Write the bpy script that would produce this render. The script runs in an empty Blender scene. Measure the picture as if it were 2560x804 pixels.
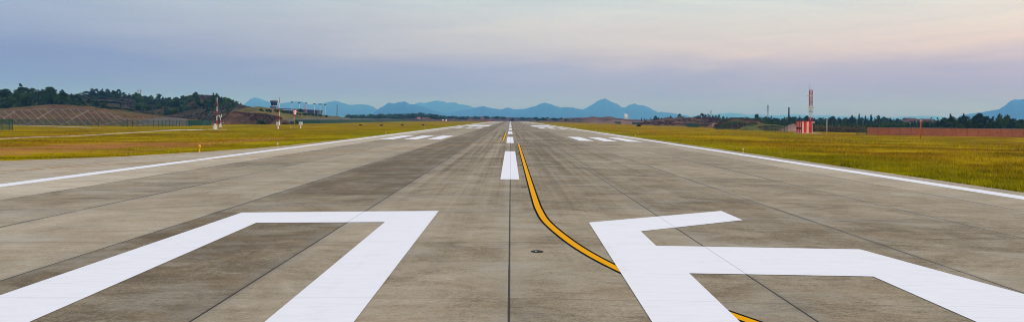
import bpy, bmesh, math, random
import numpy as np
from mathutils import Vector, Matrix, noise
R = math.radians
rng = np.random.default_rng(7)
random.seed(7)
scene = bpy.context.scene
COL = scene.collection
F = 1720.0; HC = 2.85; ROLL = 0.010; CAM = 0.010; U0 = 1277.0; V0 = 298.0

# ------------------------------------------------------------------ layout helpers
def zg(X):
    """height of the airfield: cambered runway, strip falling gently to the perimeter"""
    a = abs(X)
    if a < 60: return -CAM * a
    if a < 220: return -0.6 - 0.0085 * (a - 60)
    return -1.96

def azX(u, Y): return (u - U0) * Y / F
def topz(u, v, Y): return HC - ((v - V0) - (u - U0) * ROLL) * Y / F

def gp(u, v):
    """ground point seen at (u, v) of the survey picture"""
    du, dv = u - U0, v - V0
    x = du + dv * ROLL; y = dv - du * ROLL
    Z = 100.0
    for _ in range(60):
        Z = (HC - zg(x * Z / F)) * F / max(y, 0.5)
    return x * Z / F, Z

# ------------------------------------------------------------------ object helpers
def meta(o, label=None, cat=None, group=None, kind=None):
    if label: o['label'] = label
    if cat: o['category'] = cat
    if group: o['group'] = group
    if kind: o['kind'] = kind
    return o

def empty(name, loc, rz=0, **k):
    o = bpy.data.objects.new(name, None); COL.objects.link(o)
    o.location = loc; o.rotation_euler = (0, 0, rz)
    return meta(o, **k)

def link(name, me, parent=None):
    o = bpy.data.objects.new(name, me); COL.objects.link(o)
    if parent: o.parent = parent
    return o

class MB:
    def __init__(s): s.v = []; s.f = []; s.m = []; s.slot = 0
    def add(s, vs, fs):
        n = len(s.v); s.v += [tuple(p) for p in vs]
        s.f += [tuple(i + n for i in f) for f in fs]; s.m += [s.slot] * len(fs)
    def box(s, x0, x1, y0, y1, z0, z1):
        s.add([(x0,y0,z0),(x1,y0,z0),(x1,y1,z0),(x0,y1,z0),(x0,y0,z1),(x1,y0,z1),(x1,y1,z1),(x0,y1,z1)],
              [(3,2,1,0),(4,5,6,7),(0,1,5,4),(1,2,6,5),(2,3,7,6),(3,0,4,7)])
    def tube(s, a, b, r0, r1=None, n=8, cap=True):
        a = Vector(a); b = Vector(b); r1 = r0 if r1 is None else r1
        d = (b - a).normalized(); w = Vector((0,0,1)) if abs(d.z) < .9 else Vector((1,0,0))
        p = d.cross(w).normalized(); q = d.cross(p)
        vs = []
        for c, r in ((a, r0), (b, r1)):
            for i in range(n):
                t = 2*math.pi*i/n; vs.append(c + p*math.cos(t)*r + q*math.sin(t)*r)
        fs = [(i, (i+1) % n, n+(i+1) % n, n+i) for i in range(n)]
        if cap: fs += [tuple(range(n))[::-1], tuple(range(n, 2*n))]
        s.add(vs, fs)
    def beam(s, a, b, w, h=None):
        """square bar between two points"""
        a = Vector(a); b = Vector(b); h = h or w
        d = (b - a).normalized(); up = Vector((0,0,1)) if abs(d.z) < .9 else Vector((1,0,0))
        p = d.cross(up).normalized()*w/2; q = p.normalized().cross(d)*h/2
        vs = [c + i*p + j*q for c in (a, b) for i, j in ((-1,-1),(1,-1),(1,1),(-1,1))]
        s.add(vs, [(0,1,2,3),(7,6,5,4),(0,4,5,1),(1,5,6,2),(2,6,7,3),(3,7,4,0)])
    def lathe(s, prof, n=16, o=(0,0,0)):
        vs = []; fs = []
        for r, z in prof:
            for i in range(n):
                t = 2*math.pi*i/n; vs.append((o[0]+r*math.cos(t), o[1]+r*math.sin(t), o[2]+z))
        for k in range(len(prof)-1):
            for i in range(n):
                fs.append((k*n+i, k*n+(i+1) % n, (k+1)*n+(i+1) % n, (k+1)*n+i))
        fs.append(tuple(range(n))[::-1]); fs.append(tuple((len(prof)-1)*n+i for i in range(n)))
        s.add(vs, fs)
    def mesh(s, name, mats, smooth=False):
        me = bpy.data.meshes.new(name); me.from_pydata(s.v, [], s.f)
        for m in (mats if isinstance(mats, (list, tuple)) else [mats]): me.materials.append(m)
        me.polygons.foreach_set('material_index', s.m)
        if smooth: me.polygons.foreach_set('use_smooth', [True]*len(s.f))
        me.update(); return me
    def build(s, name, mats, parent=None, smooth=False):
        return link(name, s.mesh(name, mats, smooth), parent)

def sheet_mesh(name, V, nper, mat):
    """many separate faces of nper corners from one array (N*nper,3)"""
    n = len(V)//nper
    me = bpy.data.meshes.new(name)
    me.vertices.add(n*nper); me.vertices.foreach_set('co', V.astype(np.float32).ravel())
    me.loops.add(n*nper); me.loops.foreach_set('vertex_index', np.arange(n*nper, dtype=np.int32))
    me.polygons.add(n)
    me.polygons.foreach_set('loop_start', np.arange(0, n*nper, nper, dtype=np.int32))
    me.materials.append(mat); me.update(calc_edges=True); me.validate()
    return me

def leaf_quads(C, S, flat=0.0):
    """leaf-clump quads, random orientation. C (N,3), S (N,)"""
    n = len(C)
    a = rng.normal(size=(n,3)); a /= np.linalg.norm(a, axis=1)[:,None]
    b = rng.normal(size=(n,3)); b -= (a*b).sum(1)[:,None]*a; b /= np.linalg.norm(b, axis=1)[:,None]
    a *= S[:,None]*.5; b *= (S*rng.uniform(.5,.9,n))[:,None]*.5
    return np.stack([C-a-b, C+a-b*.6, C+a*.8+b, C-a*.7+b*.8], 1).reshape(-1,3)

# ------------------------------------------------------------------ node helpers
class NT:
    def __init__(s, tree): s.t = tree; s.n = tree.nodes; s.l = tree.links
    def _set(s, sock, v):
        if v is None: return
        if isinstance(v, bpy.types.NodeSocket): s.l.new(v, sock)
        elif isinstance(v, (tuple, list)) and len(v) == 3 and sock.type == 'RGBA': sock.default_value = (*v, 1)
        else: sock.default_value = v
    def math(s, op, a, b=None, c=None, clamp=False):
        n = s.n.new('ShaderNodeMath'); n.operation = op; n.use_clamp = clamp
        for i, v in enumerate((a, b, c)): s._set(n.inputs[i], v)
        return n.outputs[0]
    def noise(s, vec, scale=1, detail=4, rough=.55, dist=0):
        n = s.n.new('ShaderNodeTexNoise'); s._set(n.inputs['Vector'], vec)
        n.inputs['Scale'].default_value = scale; n.inputs['Detail'].default_value = detail
        n.inputs['Roughness'].default_value = rough; n.inputs['Distortion'].default_value = dist
        return n.outputs[0]
    def white(s, vec):
        n = s.n.new('ShaderNodeTexWhiteNoise'); s._set(n.inputs['Vector'], vec); return n.outputs[0]
    def mix(s, f, a, b, mode='MIX'):
        n = s.n.new('ShaderNodeMix'); n.data_type = 'RGBA'; n.blend_type = mode
        s._set(n.inputs[0], f); s._set(n.inputs[6], a); s._set(n.inputs[7], b); return n.outputs[2]
    def scale(s, vec, sc, loc=(0,0,0), rot=(0,0,0)):
        n = s.n.new('ShaderNodeMapping'); s._set(n.inputs[0], vec)
        n.inputs['Scale'].default_value = sc; n.inputs['Location'].default_value = loc
        n.inputs['Rotation'].default_value = rot; return n.outputs[0]
    def rng(s, v, a, b, c=0., d=1., smooth=False):
        n = s.n.new('ShaderNodeMapRange'); s._set(n.inputs[0], v)
        if smooth: n.interpolation_type = 'SMOOTHSTEP'
        for i, x in enumerate((a, b, c, d)): s._set(n.inputs[i+1], x)
        return n.outputs[0]
    def sep(s, v):
        n = s.n.new('ShaderNodeSeparateXYZ'); s._set(n.inputs[0], v); return n.outputs
    def comb(s, x, y, z=0.):
        n = s.n.new('ShaderNodeCombineXYZ'); s._set(n.inputs[0], x); s._set(n.inputs[1], y); s._set(n.inputs[2], z)
        return n.outputs[0]
    def pos(s): return s.n.new('ShaderNodeNewGeometry').outputs['Position']
    def obj(s): return s.n.new('ShaderNodeTexCoord').outputs['Object']
    def bump(s, h, strength=.3, dist=.05):
        n = s.n.new('ShaderNodeBump'); s._set(n.inputs['Height'], h)
        n.inputs['Strength'].default_value = strength; n.inputs['Distance'].default_value = dist
        return n.outputs[0]

def new_mat(name):
    m = bpy.data.materials.new(name); m.use_nodes = True
    nt = NT(m.node_tree); b = m.node_tree.nodes['Principled BSDF']
    b.inputs['Specular IOR Level'].default_value = .25
    return m, nt, b

def simple(name, col, rough=.6, metal=0, var=.12, vs=3., spec=.3):
    m, n, b = new_mat(name)
    f = n.noise(n.obj(), vs, 5, .6)
    c = n.mix(n.rng(f, .3, .7), tuple(x*(1-var) for x in col), tuple(min(1, x*(1+var)) for x in col))
    n._set(b.inputs['Base Color'], c)
    b.inputs['Roughness'].default_value = rough; b.inputs['Metallic'].default_value = metal
    b.inputs['Specular IOR Level'].default_value = spec
    return m

# ------------------------------------------------------------------ materials
def m_concrete():
    m, n, b = new_mat('runway_concrete')
    p = n.pos(); x, y, z = n.sep(p)
    xl = n.math('DIVIDE', x, 4.5); yl = n.math('DIVIDE', n.math('SUBTRACT', y, 1.0), 5.0)
    lane = n.math('FLOOR', xl); slab = n.math('FLOOR', yl)
    r1 = n.white(n.comb(n.math('ADD', lane, .5), 3.3)); r2 = n.white(n.comb(n.math('ADD', lane, .5), n.math('ADD', slab, .5)))
    wob = n.noise(n.scale(p, (.05, .008, 1)), 1, 2)
    # surveyed tone of each pour: light outer lanes, darker inner ones
    light = n.math('ADD', n.math('MULTIPLY', n.rng(x, -18.03, -17.97, 1, 0), n.rng(x, -22.53, -22.47, .62, 1)), n.math('ADD', n.rng(x, 8, 18, 0, .22), n.rng(x, 17.97, 18.03, 0, .22)))
    dark = n.math('MULTIPLY', n.rng(x, -9.03, -8.97, 0, 1), n.rng(x, -4.53, -4.47, 1, 0))
    dark2 = n.math('MULTIPLY', n.rng(x, -.02, .02, 0, 1), n.rng(x, 8.9, 9.1, 1, 0))
    tone = n.math('ADD', n.math('MULTIPLY', light, .36), .36)
    tone = n.math('SUBTRACT', tone, n.math('MULTIPLY', dark, .21))
    tone = n.math('SUBTRACT', tone, n.math('MULTIPLY', dark2, .09))
    mid3 = n.math('MULTIPLY', n.rng(x, -13.52, -13.48, 0, 1), n.rng(x, -9.02, -8.98, 1, 0))
    tone = n.math('ADD', tone, n.math('MULTIPLY', mid3, .10))
    first = n.math('MULTIPLY', n.rng(x, -4.52, -4.48, 0, 1), n.rng(x, -.02, .02, 1, 0))
    tone = n.math('ADD', tone, n.math('MULTIPLY', first, .06))
    tone = n.math('ADD', tone, n.math('MULTIPLY', n.math('SUBTRACT', r1, .5), .12))
    tone = n.math('ADD', tone, n.math('MULTIPLY', n.math('SUBTRACT', r2, .5), .17))
    streak = n.noise(n.scale(p, (.7, 4.5, 1)), 1, 8, .78)
    tone = n.math('ADD', tone, n.math('MULTIPLY', n.math('SUBTRACT', streak, .5), .65))
    fine = n.noise(n.scale(p, (7.0, 34.0, 1)), 1, 5, .8)
    tone = n.math('ADD', tone, n.math('MULTIPLY', n.math('SUBTRACT', fine, .5), 1.2))
    speck = n.noise(p, 26, 4, .8)
    tone = n.math('ADD', tone, n.math('MULTIPLY', n.math('SUBTRACT', speck, .5), .9))
    blot = n.noise(n.scale(p, (.42, .55, 1)), 1, 8, .74, .9)
    tone = n.math('ADD', tone, n.math('MULTIPLY', n.math('SUBTRACT', blot, .5), 1.15))
    big = n.noise(n.scale(p, (.10, .035, 1), (5, 5, 0)), 1, 5, .6)
    tone = n.math('ADD', tone, n.math('MULTIPLY', n.math('SUBTRACT', big, .5), .6))
    band = n.noise(n.comb(n.math('MULTIPLY', lane, 7.7), n.math('MULTIPLY', y, .35)), 1, 3, .6)
    tone = n.math('ADD', tone, n.math('MULTIPLY', n.math('SUBTRACT', band, .5), .22))
    # long scuffs of tyres
    tyre = n.noise(n.scale(p, (1.7, .012, 1)), 1, 5, .7)
    tw = n.math('MULTIPLY', n.rng(n.math('ABSOLUTE', x), 2, 14, 1, 0), n.rng(y, 8, 55, 0, 1))
    tone = n.math('SUBTRACT', tone, n.math('MULTIPLY', n.math('MULTIPLY', tw, n.rng(tyre, .42, .66)), .42))
    cr = n.n.new('ShaderNodeValToRGB'); e = cr.color_ramp.elements
    e[0].position = 0; e[0].color = (.105, .078, .046, 1)
    e[1].position = 1; e[1].color = (.52, .45, .36, 1)
    k = e.new(.35); k.color = (.275, .230, .165, 1)
    n.l.new(tone, cr.inputs[0]); c = cr.outputs[0]
    rust = n.noise(n.scale(p, (.35, .9, 1), (31, 7, 0)), 1, 7, .72)
    c = n.mix(n.math('MULTIPLY', n.rng(rust, .50, .72), .6), c, (.235, .158, .085))
    grey = n.noise(n.scale(p, (.30, .5, 1), (3, 71, 0)), 1, 7, .72)
    c = n.mix(n.math('MULTIPLY', n.rng(grey, .50, .70), .55), c, (.32, .31, .275))
    # bleached margins by the sealed joints
    fx = n.math('ABSOLUTE', n.math('SUBTRACT', xl, n.math('ROUND', xl)))
    dx = n.math('MULTIPLY', fx, 4.5)
    marg = n.math('MULTIPLY', n.rng(dx, .05, .5, 1, 0), n.rng(n.noise(p, .8, 3), .4, .6))
    c = n.mix(n.math('MULTIPLY', marg, .35), c, (.30, .29, .26))
    onmain = n.rng(n.math('ABSOLUTE', x), 22.4, 22.45, 1, 1)
    wj = n.math('ADD', .011, n.math('MULTIPLY', n.noise(n.scale(p, (0, .6, 1)), 1, 4), .016))
    halo = n.math('MULTIPLY', n.rng(dx, .03, .16, 1, 0), n.rng(n.noise(n.scale(p, (.5, .12, 1), (8,8,0)), 1, 4, .7), .40, .58))
    halo = n.math('MULTIPLY', halo, n.rng(n.math('ABSOLUTE', x), 2, 7, .12, 1))
    c = n.mix(n.math('MULTIPLY', halo, .6), c, (.10, .088, .072))
    joint = n.math('MULTIPLY', n.math('LESS_THAN', dx, wj), onmain)
    c = n.mix(n.math('MULTIPLY', joint, .93), c, (.022, .022, .022))
    fy = n.math('ABSOLUTE', n.math('SUBTRACT', yl, n.math('ROUND', yl)))
    dy = n.math('MULTIPLY', fy, 5.0)
    jy = n.math('LESS_THAN', dy, .013)
    c = n.mix(n.math('MULTIPLY', jy, n.rng(r2, 0, 1, .25, .75)), c, (.05, .048, .042))
    n._set(b.inputs['Base Color'], c)
    b.inputs['Roughness'].default_value = .85
    hgt = n.math('ADD', fine, n.math('MULTIPLY', n.math('ADD', joint, jy), -2.))
    n._set(b.inputs['Normal'], n.bump(hgt, .35, .006))
    return m

def m_paint(name, col, wear=.35, dirt=(.42,.41,.38)):
    m, n, b = new_mat(name)
    p = n.pos(); x, y, z = n.sep(p)
    s1 = n.noise(n.scale(p, (.8, 9, 1)), 1, 5, .7); s2 = n.noise(n.scale(p, (2.5, 50, 1)), 1, 3, .7)
    s3 = n.noise(p, 1.3, 6, .7)
    f = n.math('ADD', n.math('MULTIPLY', n.rng(s1, .50, .8), wear), n.math('MULTIPLY', n.rng(s2, .55, .85), wear*.7))
    f = n.math('ADD', f, n.math('MULTIPLY', n.rng(s3, .56, .8), wear*.6))
    sc = n.noise(n.scale(p, (2.4, .10, 1), (4,6,0)), 1, 6, .75)
    f = n.math('ADD', f, n.math('MULTIPLY', n.math('MULTIPLY', n.rng(sc, .55, .72), n.rng(s3, .4, .6)), wear*.6))
    c = n.mix(f, col, dirt)
    xl = n.math('DIVIDE', x, 4.5); dx = n.math('MULTIPLY', n.math('ABSOLUTE', n.math('SUBTRACT', xl, n.math('ROUND', xl))), 4.5)
    yl = n.math('DIVIDE', n.math('SUBTRACT', y, 1.0), 5.0); dy = n.math('MULTIPLY', n.math('ABSOLUTE', n.math('SUBTRACT', yl, n.math('ROUND', yl))), 5)
    j = n.math('LESS_THAN', dx, .013); jy = n.math('LESS_THAN', dy, .010)
    c = n.mix(n.math('MULTIPLY', j, .38), c, (.12, .12, .12))
    c = n.mix(n.math('MULTIPLY', jy, .22), c, (.2, .2, .2))
    n._set(b.inputs['Base Color'], c); b.inputs['Roughness'].default_value = .9
    b.inputs['Specular IOR Level'].default_value = .04
    n._set(b.inputs['Normal'], n.bump(s2, .2, .004))
    return m

def grass_color(n, p, gain=1.0):
    x, y, z = n.sep(p)
    big = n.noise(n.scale(p, (.02, .018, .02)), 1, 5, .6, .4)
    mid = n.noise(n.scale(p, (.055, .15, .1), (9, 4, 0)), 1, 6, .7)
    sm = n.noise(n.scale(p, (.9, .9, .9), (2, 8, 0)), 1, 5, .7)
    G = lambda *c: tuple(v*gain for v in c)
    c = n.mix(n.rng(mid, .43, .57), G(.130, .072, .0), G(.34, .235, .001))
    c = n.mix(n.math('MULTIPLY', n.math('ADD', n.rng(big, .46, .58), n.rng(x, -22, -50, 0, .55), clamp=True), .8), c, n.mix(n.rng(mid, .43, .57), G(.105, .095, .0), G(.235, .225, .0)))
    ru = n.noise(n.scale(p, (.06, .09, .06), (17, 77, 0)), 1, 5, .65, .3)
    c = n.mix(n.math('MULTIPLY', n.rng(ru, .50, .60), .85), c, G(.20, .075, .003))
    dk = n.noise(n.scale(p, (.035, .10, .06), (7, 37, 0)), 1, 6, .65, .3)
    c = n.mix(n.math('MULTIPLY', n.rng(dk, .52, .62), .6), c, G(.085, .060, .0))
    c = n.mix(n.math('MULTIPLY', n.rng(dk, .47, .39), .6), c, G(.46, .33, .004))
    ax = n.math('ABSOLUTE', x)
    # greener margin beside the pavement
    near = n.math('MULTIPLY', n.rng(n.math('ADD', ax, n.math('MULTIPLY', mid, 14)), 28, 46, 1, 0, True), .8)
    c = n.mix(near, c, n.mix(n.rng(mid, .4, .6), G(.12, .13, .0), G(.27, .27, .0)))
    c = n.mix(n.math('MULTIPLY', n.rng(sm, .5, .72), .5), c, G(.42, .31, .006))
    c = n.mix(n.math('MULTIPLY', n.rng(sm, .5, .28), .55), c, G(.09, .058, .002))
    return c, x, y, ax, big, mid, sm

def m_ground():
    m, n, b = new_mat('airfield_grass')
    p = n.pos(); c, x, y, ax, big, mid, sm = grass_color(n, p)
    # bare red earth
    e1 = n.noise(n.scale(p, (.035, .06, 1), (50, 3, 0)), 1, 6, .7)
    mask = n.math('MULTIPLY', n.rng(e1, .56, .64), n.math('MULTIPLY', n.rng(ax, 26, 36), n.rng(ax, 95, 130, 1, 0)))
    c = n.mix(n.math('MULTIPLY', mask, .55), c, (.25, .085, .025))
    # stripped band on the left side, parallel to the fillet
    dd = n.math('ADD', n.math('MULTIPLY', x, -.62), n.math('MULTIPLY', y, -.20))
    w = n.math('ADD', x, n.math('MULTIPLY', n.math('SUBTRACT', mid, .5), 13))
    band = n.math('MULTIPLY', n.rng(w, -52.5, -49.5, 0, 1, True), n.rng(w, -40.5, -38, 1, 0, True))
    band = n.math('MULTIPLY', band, n.rng(y, 74, 92, 1, 0))
    tail = n.math('MULTIPLY', n.rng(w, -40, -37.5, 0, 1, True), n.rng(w, -34.5, -32.5, 1, 0, True))
    tail = n.math('MULTIPLY', tail, n.math('MULTIPLY', n.rng(y, 58, 66), n.rng(y, 96, 112, 1, 0)))
    band = n.math('MULTIPLY', n.math('MAXIMUM', band, tail), n.math('MULTIPLY', n.rng(sm, .3, .5, .45, 1), n.rng(n.noise(n.scale(p, (.12, .3, 1)), 1, 4, .7), .38, .5, .25, 1)))
    c = n.mix(n.math('MULTIPLY', band, .9), c, (.36, .15, .062))
    b2 = n.math('MULTIPLY', n.rng(w, -83, -80, 0, 1, True), n.rng(w, -76, -73.5, 1, 0, True))
    b2 = n.math('MULTIPLY', b2, n.rng(y, 118, 135, 1, 0))
    c = n.mix(n.math('MULTIPLY', b2, .75), c, (.25, .10, .04))
    # country beyond the airfield
    far = n.noise(n.scale(p, (.004, .003, 1)), 1, 5, .7)
    fc = n.mix(n.rng(far, .4, .6), (.055, .07, .03), (.16, .12, .06))
    out = n.math('MAXIMUM', n.rng(ax, 230, 300), n.rng(y, 1300, 1500))
    c = n.mix(out, c, fc)
    n._set(b.inputs['Base Color'], c); b.inputs['Roughness'].default_value = 1
    b.inputs['Specular IOR Level'].default_value = 0
    n._set(b.inputs['Normal'], n.bump(sm, .8, .25))
    return m

def m_blades():
    m, n, b = new_mat('grass_blades')
    p = n.pos(); c, x, y, ax, big, mid, sm = grass_color(n, p, 1.6)
    ri = n.n.new('ShaderNodeNewGeometry').outputs['Random Per Island']
    c = n.mix(n.math('MULTIPLY', n.rng(ri, .6, 1), .55), c, (.70, .50, .03))
    c = n.mix(n.math('MULTIPLY', n.rng(ri, .3, 0), .6), c, (.10, .10, .003))
    n._set(b.inputs['Base Color'], c); b.inputs['Roughness'].default_value = .8
    b.inputs['Specular IOR Level'].default_value = 0
    tr = n.n.new('ShaderNodeBsdfTranslucent'); n._set(tr.inputs[0], c)
    mx = n.n.new('ShaderNodeMixShader'); mx.inputs[0].default_value = .35
    out = m.node_tree.nodes['Material Output']
    n.l.new(b.outputs[0], mx.inputs[1]); n.l.new(tr.outputs[0], mx.inputs[2]); n.l.new(mx.outputs[0], out.inputs[0])
    return m

def m_leaf(name, c0, c1, c2):
    m, n, b = new_mat(name)
    ri = n.n.new('ShaderNodeNewGeometry').outputs['Random Per Island']
    oi = n.n.new('ShaderNodeObjectInfo').outputs['Random']
    cl = n.noise(n.obj(), .55, 3, .6)
    c = n.mix(n.rng(cl, .38, .62), c0, c1)
    c = n.mix(n.math('MULTIPLY', n.rng(ri, .55, 1), .7), c, c2)
    c = n.mix(n.math('MULTIPLY', oi, .45), c, n.mix(.5, c1, (.055, .058, .016)))
    n._set(b.inputs['Base Color'], c); b.inputs['Roughness'].default_value = .75
    b.inputs['Specular IOR Level'].default_value = .15
    return m

def m_hill(name, cols, sc=.05, bump=.8):
    """cols: grass, scrub, soil, rock"""
    m, n, b = new_mat(name)
    p = n.pos()
    a = n.noise(p, sc, 6, .7, .5); a2 = n.noise(n.scale(p, (1,1,1), (40,9,3)), sc*2.3, 6, .7, .3)
    a3 = n.noise(n.scale(p, (1,1,1), (4,90,3)), sc*8, 5, .75)
    c = n.mix(n.rng(a, .42, .56), cols[0], cols[1])
    c = n.mix(n.rng(a2, .50, .60), c, cols[2])
    c = n.mix(n.math('MULTIPLY', n.rng(a3, .54, .68), .7), c, cols[3])
    c = n.mix(n.math('MULTIPLY', n.rng(a3, .48, .30), .6), c, tuple(v*.35 for v in cols[1]))
    n._set(b.inputs['Base Color'], c); b.inputs['Roughness'].default_value = 1
    b.inputs['Specular IOR Level'].default_value = 0
    n._set(b.inputs['Normal'], n.bump(a3, bump, 1.2))
    return m

def m_brick():
    m, n, b = new_mat('red_brick_wall')
    t = n.n.new('ShaderNodeTexBrick'); x, y, z = n.sep(n.obj())
    n._set(t.inputs['Vector'], n.comb(x, z))
    t.inputs['Scale'].default_value = 1.0; t.inputs['Brick Width'].default_value = .5
    t.inputs['Row Height'].default_value = .2; t.inputs['Mortar Size'].default_value = .02
    t.inputs['Color1'].default_value = (.50, .135, .035, 1); t.inputs['Color2'].default_value = (.34, .075, .022, 1)
    t.inputs['Mortar'].default_value = (.38, .22, .12, 1)
    f = n.noise(n.obj(), 1.1, 6, .75); f2 = n.noise(n.scale(n.obj(), (.15, .15, 1.2)), 1, 5, .7)
    c = n.mix(n.math('MULTIPLY', n.rng(f, .45, .7), .6), t.outputs[0], (.50, .18, .09))
    c = n.mix(n.math('MULTIPLY', n.rng(f2, .5, .7), .5), c, (.15, .05, .022))
    n._set(b.inputs['Base Color'], c); b.inputs['Roughness'].default_value = .9
    return m

CONC = m_concrete(); WHITE = m_paint('white_runway_paint', (.73, .745, .83), .28)
YEL = m_paint('yellow_taxi_paint', (.74, .34, .001), .14, (.35,.2,.05)); BLK = m_paint('black_border_paint', (.004,.004,.004), .03, (.05,.05,.05))
YELW = m_paint('worn_yellow_paint', (.58, .27, .02), .25, (.34,.26,.15))
GROUND = m_ground(); BLADE = m_blades(); BRICK = m_brick()
PATH = simple('path_concrete', (.44, .38, .29), .9)
SLAB = simple('pad_concrete', (.50, .47, .42), .9)
BEAMC = simple('lattice_concrete', (.27, .205, .185), .9, vs=.5)
RED = simple('red_enamel', (.58, .03, .02), .5, vs=1.5); WPAINT = simple('white_enamel', (.78, .76, .72), .5, vs=1.5)
CREAM = simple('cream_enamel', (.74, .60, .42), .55, vs=1.5); ORANGE = simple('orange_enamel', (.70, .12, .03), .5)
YMET = simple('yellow_enamel', (.72, .40, .02), .5); GALV = simple('galvanised_steel', (.36, .37, .38), .45, .5)
DARKM = simple('dark_steel', (.06, .06, .065), .5, .3); BLACKM = simple('black_cast_iron', (.006, .006, .007), .6, 0, spec=.2)
LENS = simple('frosted_lens', (.75, .74, .66), .25, spec=.5)
GREENF = simple('green_fence_coating', (.008, .060, .030), .5); 
TRUNK = simple('bark', (.07, .05, .035), .95)
DGLASS = simple('dark_tower_glass', (.02, .035, .05), .15, spec=.6)
BWALL = simple('blue_grey_cladding', (.045, .06, .085), .6, vs=.3); BROOF = simple('slate_roof_sheet', (.055, .065, .10), .6, vs=.2)
PALEW = simple('pale_render', (.55, .52, .48), .8, vs=.3); ROOFR = simple('red_roof', (.30, .11, .08), .8)
LEAF_D = m_leaf('dark_leaves', (.012, .038, .006), (.036, .088, .012), (.085, .16, .020))
LEAF_M = m_leaf('mid_leaves', (.020, .056, .006), (.060, .12, .012), (.13, .21, .02))
LEAF_P = m_leaf('pine_needles', (.010, .034, .008), (.028, .074, .014), (.065, .125, .02))
SCRUBM = m_leaf('scrub_leaves', (.020, .045, .020), (.075, .05, .045), (.12, .075, .06))
SCRUBR = m_leaf('rusty_scrub_leaves', (.045, .026, .018), (.10, .045, .03), (.14, .07, .04))
REEDM = m_leaf('dry_reed_leaves', (.075, .060, .016), (.14, .10, .025), (.22, .16, .05))

# ------------------------------------------------------------------ ground sheet
def grid_axis(pts):
    out = []
    for (a, b, s) in pts: out += list(np.arange(a, b, s))
    return out
xs = [-30000, -16000, -9000, -5000, -2500, -1200, -600, -300, -220, -180, -140, -100, -60, -40, 0, 40, 60, 100, 140, 180, 220, 300, 600, 1200, 2500, 5000, 9000, 16000, 30000]
ys = [-400, -50, 0, 50, 100, 200, 400, 800, 1600, 3000, 6000, 10000, 16000, 24600]
mb = MB()
vs = [(x, y, zg(x) - .04) for y in ys for x in xs]; nx = len(xs)
fs = [(j*nx+i, j*nx+i+1, (j+1)*nx+i+1, (j+1)*nx+i) for j in range(len(ys)-1) for i in range(nx-1)]
mb.add(vs, fs)
ground = mb.build('ground', GROUND); meta(ground, 'flat yellow-green airfield grass with bare red earth strips', 'ground', kind='structure')

# ------------------------------------------------------------------ pavement
def flat_poly(mb, pts, dz):
    """polygon on the cambered runway surface, cut along the crown"""
    def clip(poly, sgn):
        out = []
        for i in range(len(poly)):
            a, b = poly[i], poly[(i+1) % len(poly)]
            ia, ib = a[0]*sgn >= 0, b[0]*sgn >= 0
            if ia: out.append(a)
            if ia != ib:
                t = a[0]/(a[0]-b[0]); out.append((0.0, a[1]+t*(b[1]-a[1])))
        return out
    for s in (1, -1):
        q = clip(pts, s)
        if len(q) >= 3 and max(abs(p[0]) for p in q) > 1e-4:
            ar = sum(q[i][0]*q[(i+1) % len(q)][1]-q[(i+1) % len(q)][0]*q[i][1] for i in range(len(q)))
            if ar < 0: q = q[::-1]
            mb.add([(x, y, -CAM*abs(x)+dz) for x, y in q], [tuple(range(len(q)))])

REND = 2600.
fillet = [(-130, 18), (-70, 32.5), (-50, 39.3), (-35, 47.1), (-29.8, 52.6), (-27.2, 60.0), (-25.2, 67.5), (-24.3, 75), (-23.7, 95), (-23.5, 108)]
mb = MB()
def wall_edge(pts):
    for a, b in zip(pts, pts[1:]):
        za, zb = -CAM*abs(a[0]), -CAM*abs(b[0])
        mb.add([(*a, za-.12), (*b, zb-.12), (*b, zb), (*a, za)], [(0,1,2,3)])
ysl = [-60, 0, 20, 60, 108, 300, 900, REND]
for a, b in zip(ysl, ysl[1:]):
    flat_poly(mb, [(-23.5, a), (23.3, a), (23.3, b), (-23.5, b)], 0)
for a, b in zip(fillet, fillet[1:]):                               # the taxiway mouth on the left
    flat_poly(mb, [a, b, (-23.5, b[1]), (-23.5, a[1])], 0)
flat_poly(mb, [(-130, -60), (-23.5, -60), (-23.5, 18), (-130, 18)], 0)
wall_edge(fillet + [(-23.5, REND)]); wall_edge([(23.3, -60), (23.3, REND)])
runway = mb.build('runway', CONC); meta(runway, 'brown-grey jointed concrete runway with brushed surface', 'runway', kind='structure')

def marking(name, polys, mat, dz, label):
    mb = MB()
    for p in polys: flat_poly(mb, p, dz)
    o = mb.build(name, mat); meta(o, label, 'marking', kind='structure'); return o

W = lambda *ps: [gp(*p) for p in ps]
# numeral on the left: top bar, two splayed limbs
a, b_, c_, d_ = gp(605,531), gp(1097,527), gp(962,555), gp(640,557)
def ext(p, q, Y):
    t = (Y-p[1])/(q[1]-p[1]); return (p[0]+t*(q[0]-p[0]), Y)
o_r, i_r = gp(885,804), gp(662,804)
l_o, l_i = gp(0,738), gp(75,804)
marking('runway_number_marking', [
    [a, b_, c_, d_],
    [c_, b_, ext(b_, o_r, 2.6), ext(c_, i_r, 2.6)],
    [a, d_, ext(d_, l_i, 4.5), (ext(a, l_o, 4.5)[0], 4.5)],
], WHITE, .010, 'white angular runway numeral on the left, flat bar with two splayed limbs')
R5 = W((1472,556),(1803,527),(1857,550),(1602,578),(1640,614),(2150,623),(2183,691),(1723,683),(1630,804),(1850,804))
p0 = R5[0]; sp = ext(R5[0], R5[8], 2.6); spi = ext(R5[7], R5[9], 2.6)
rg = gp(2560,735); rgi = gp(2440,804)
marking('runway_number_marking', [
    [R5[0], R5[1], R5[2], R5[3]],
    [R5[0], R5[3], R5[4], R5[7], spi, sp],
    [R5[4], R5[5], R5[6], R5[7]],
    [R5[5], ext(R5[5], rg, 4.5), ext(R5[6], rgi, 4.5), R5[6]],
], WHITE, .010, 'white angular runway numeral on the right with slanted top arm and long crossbar')
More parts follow.
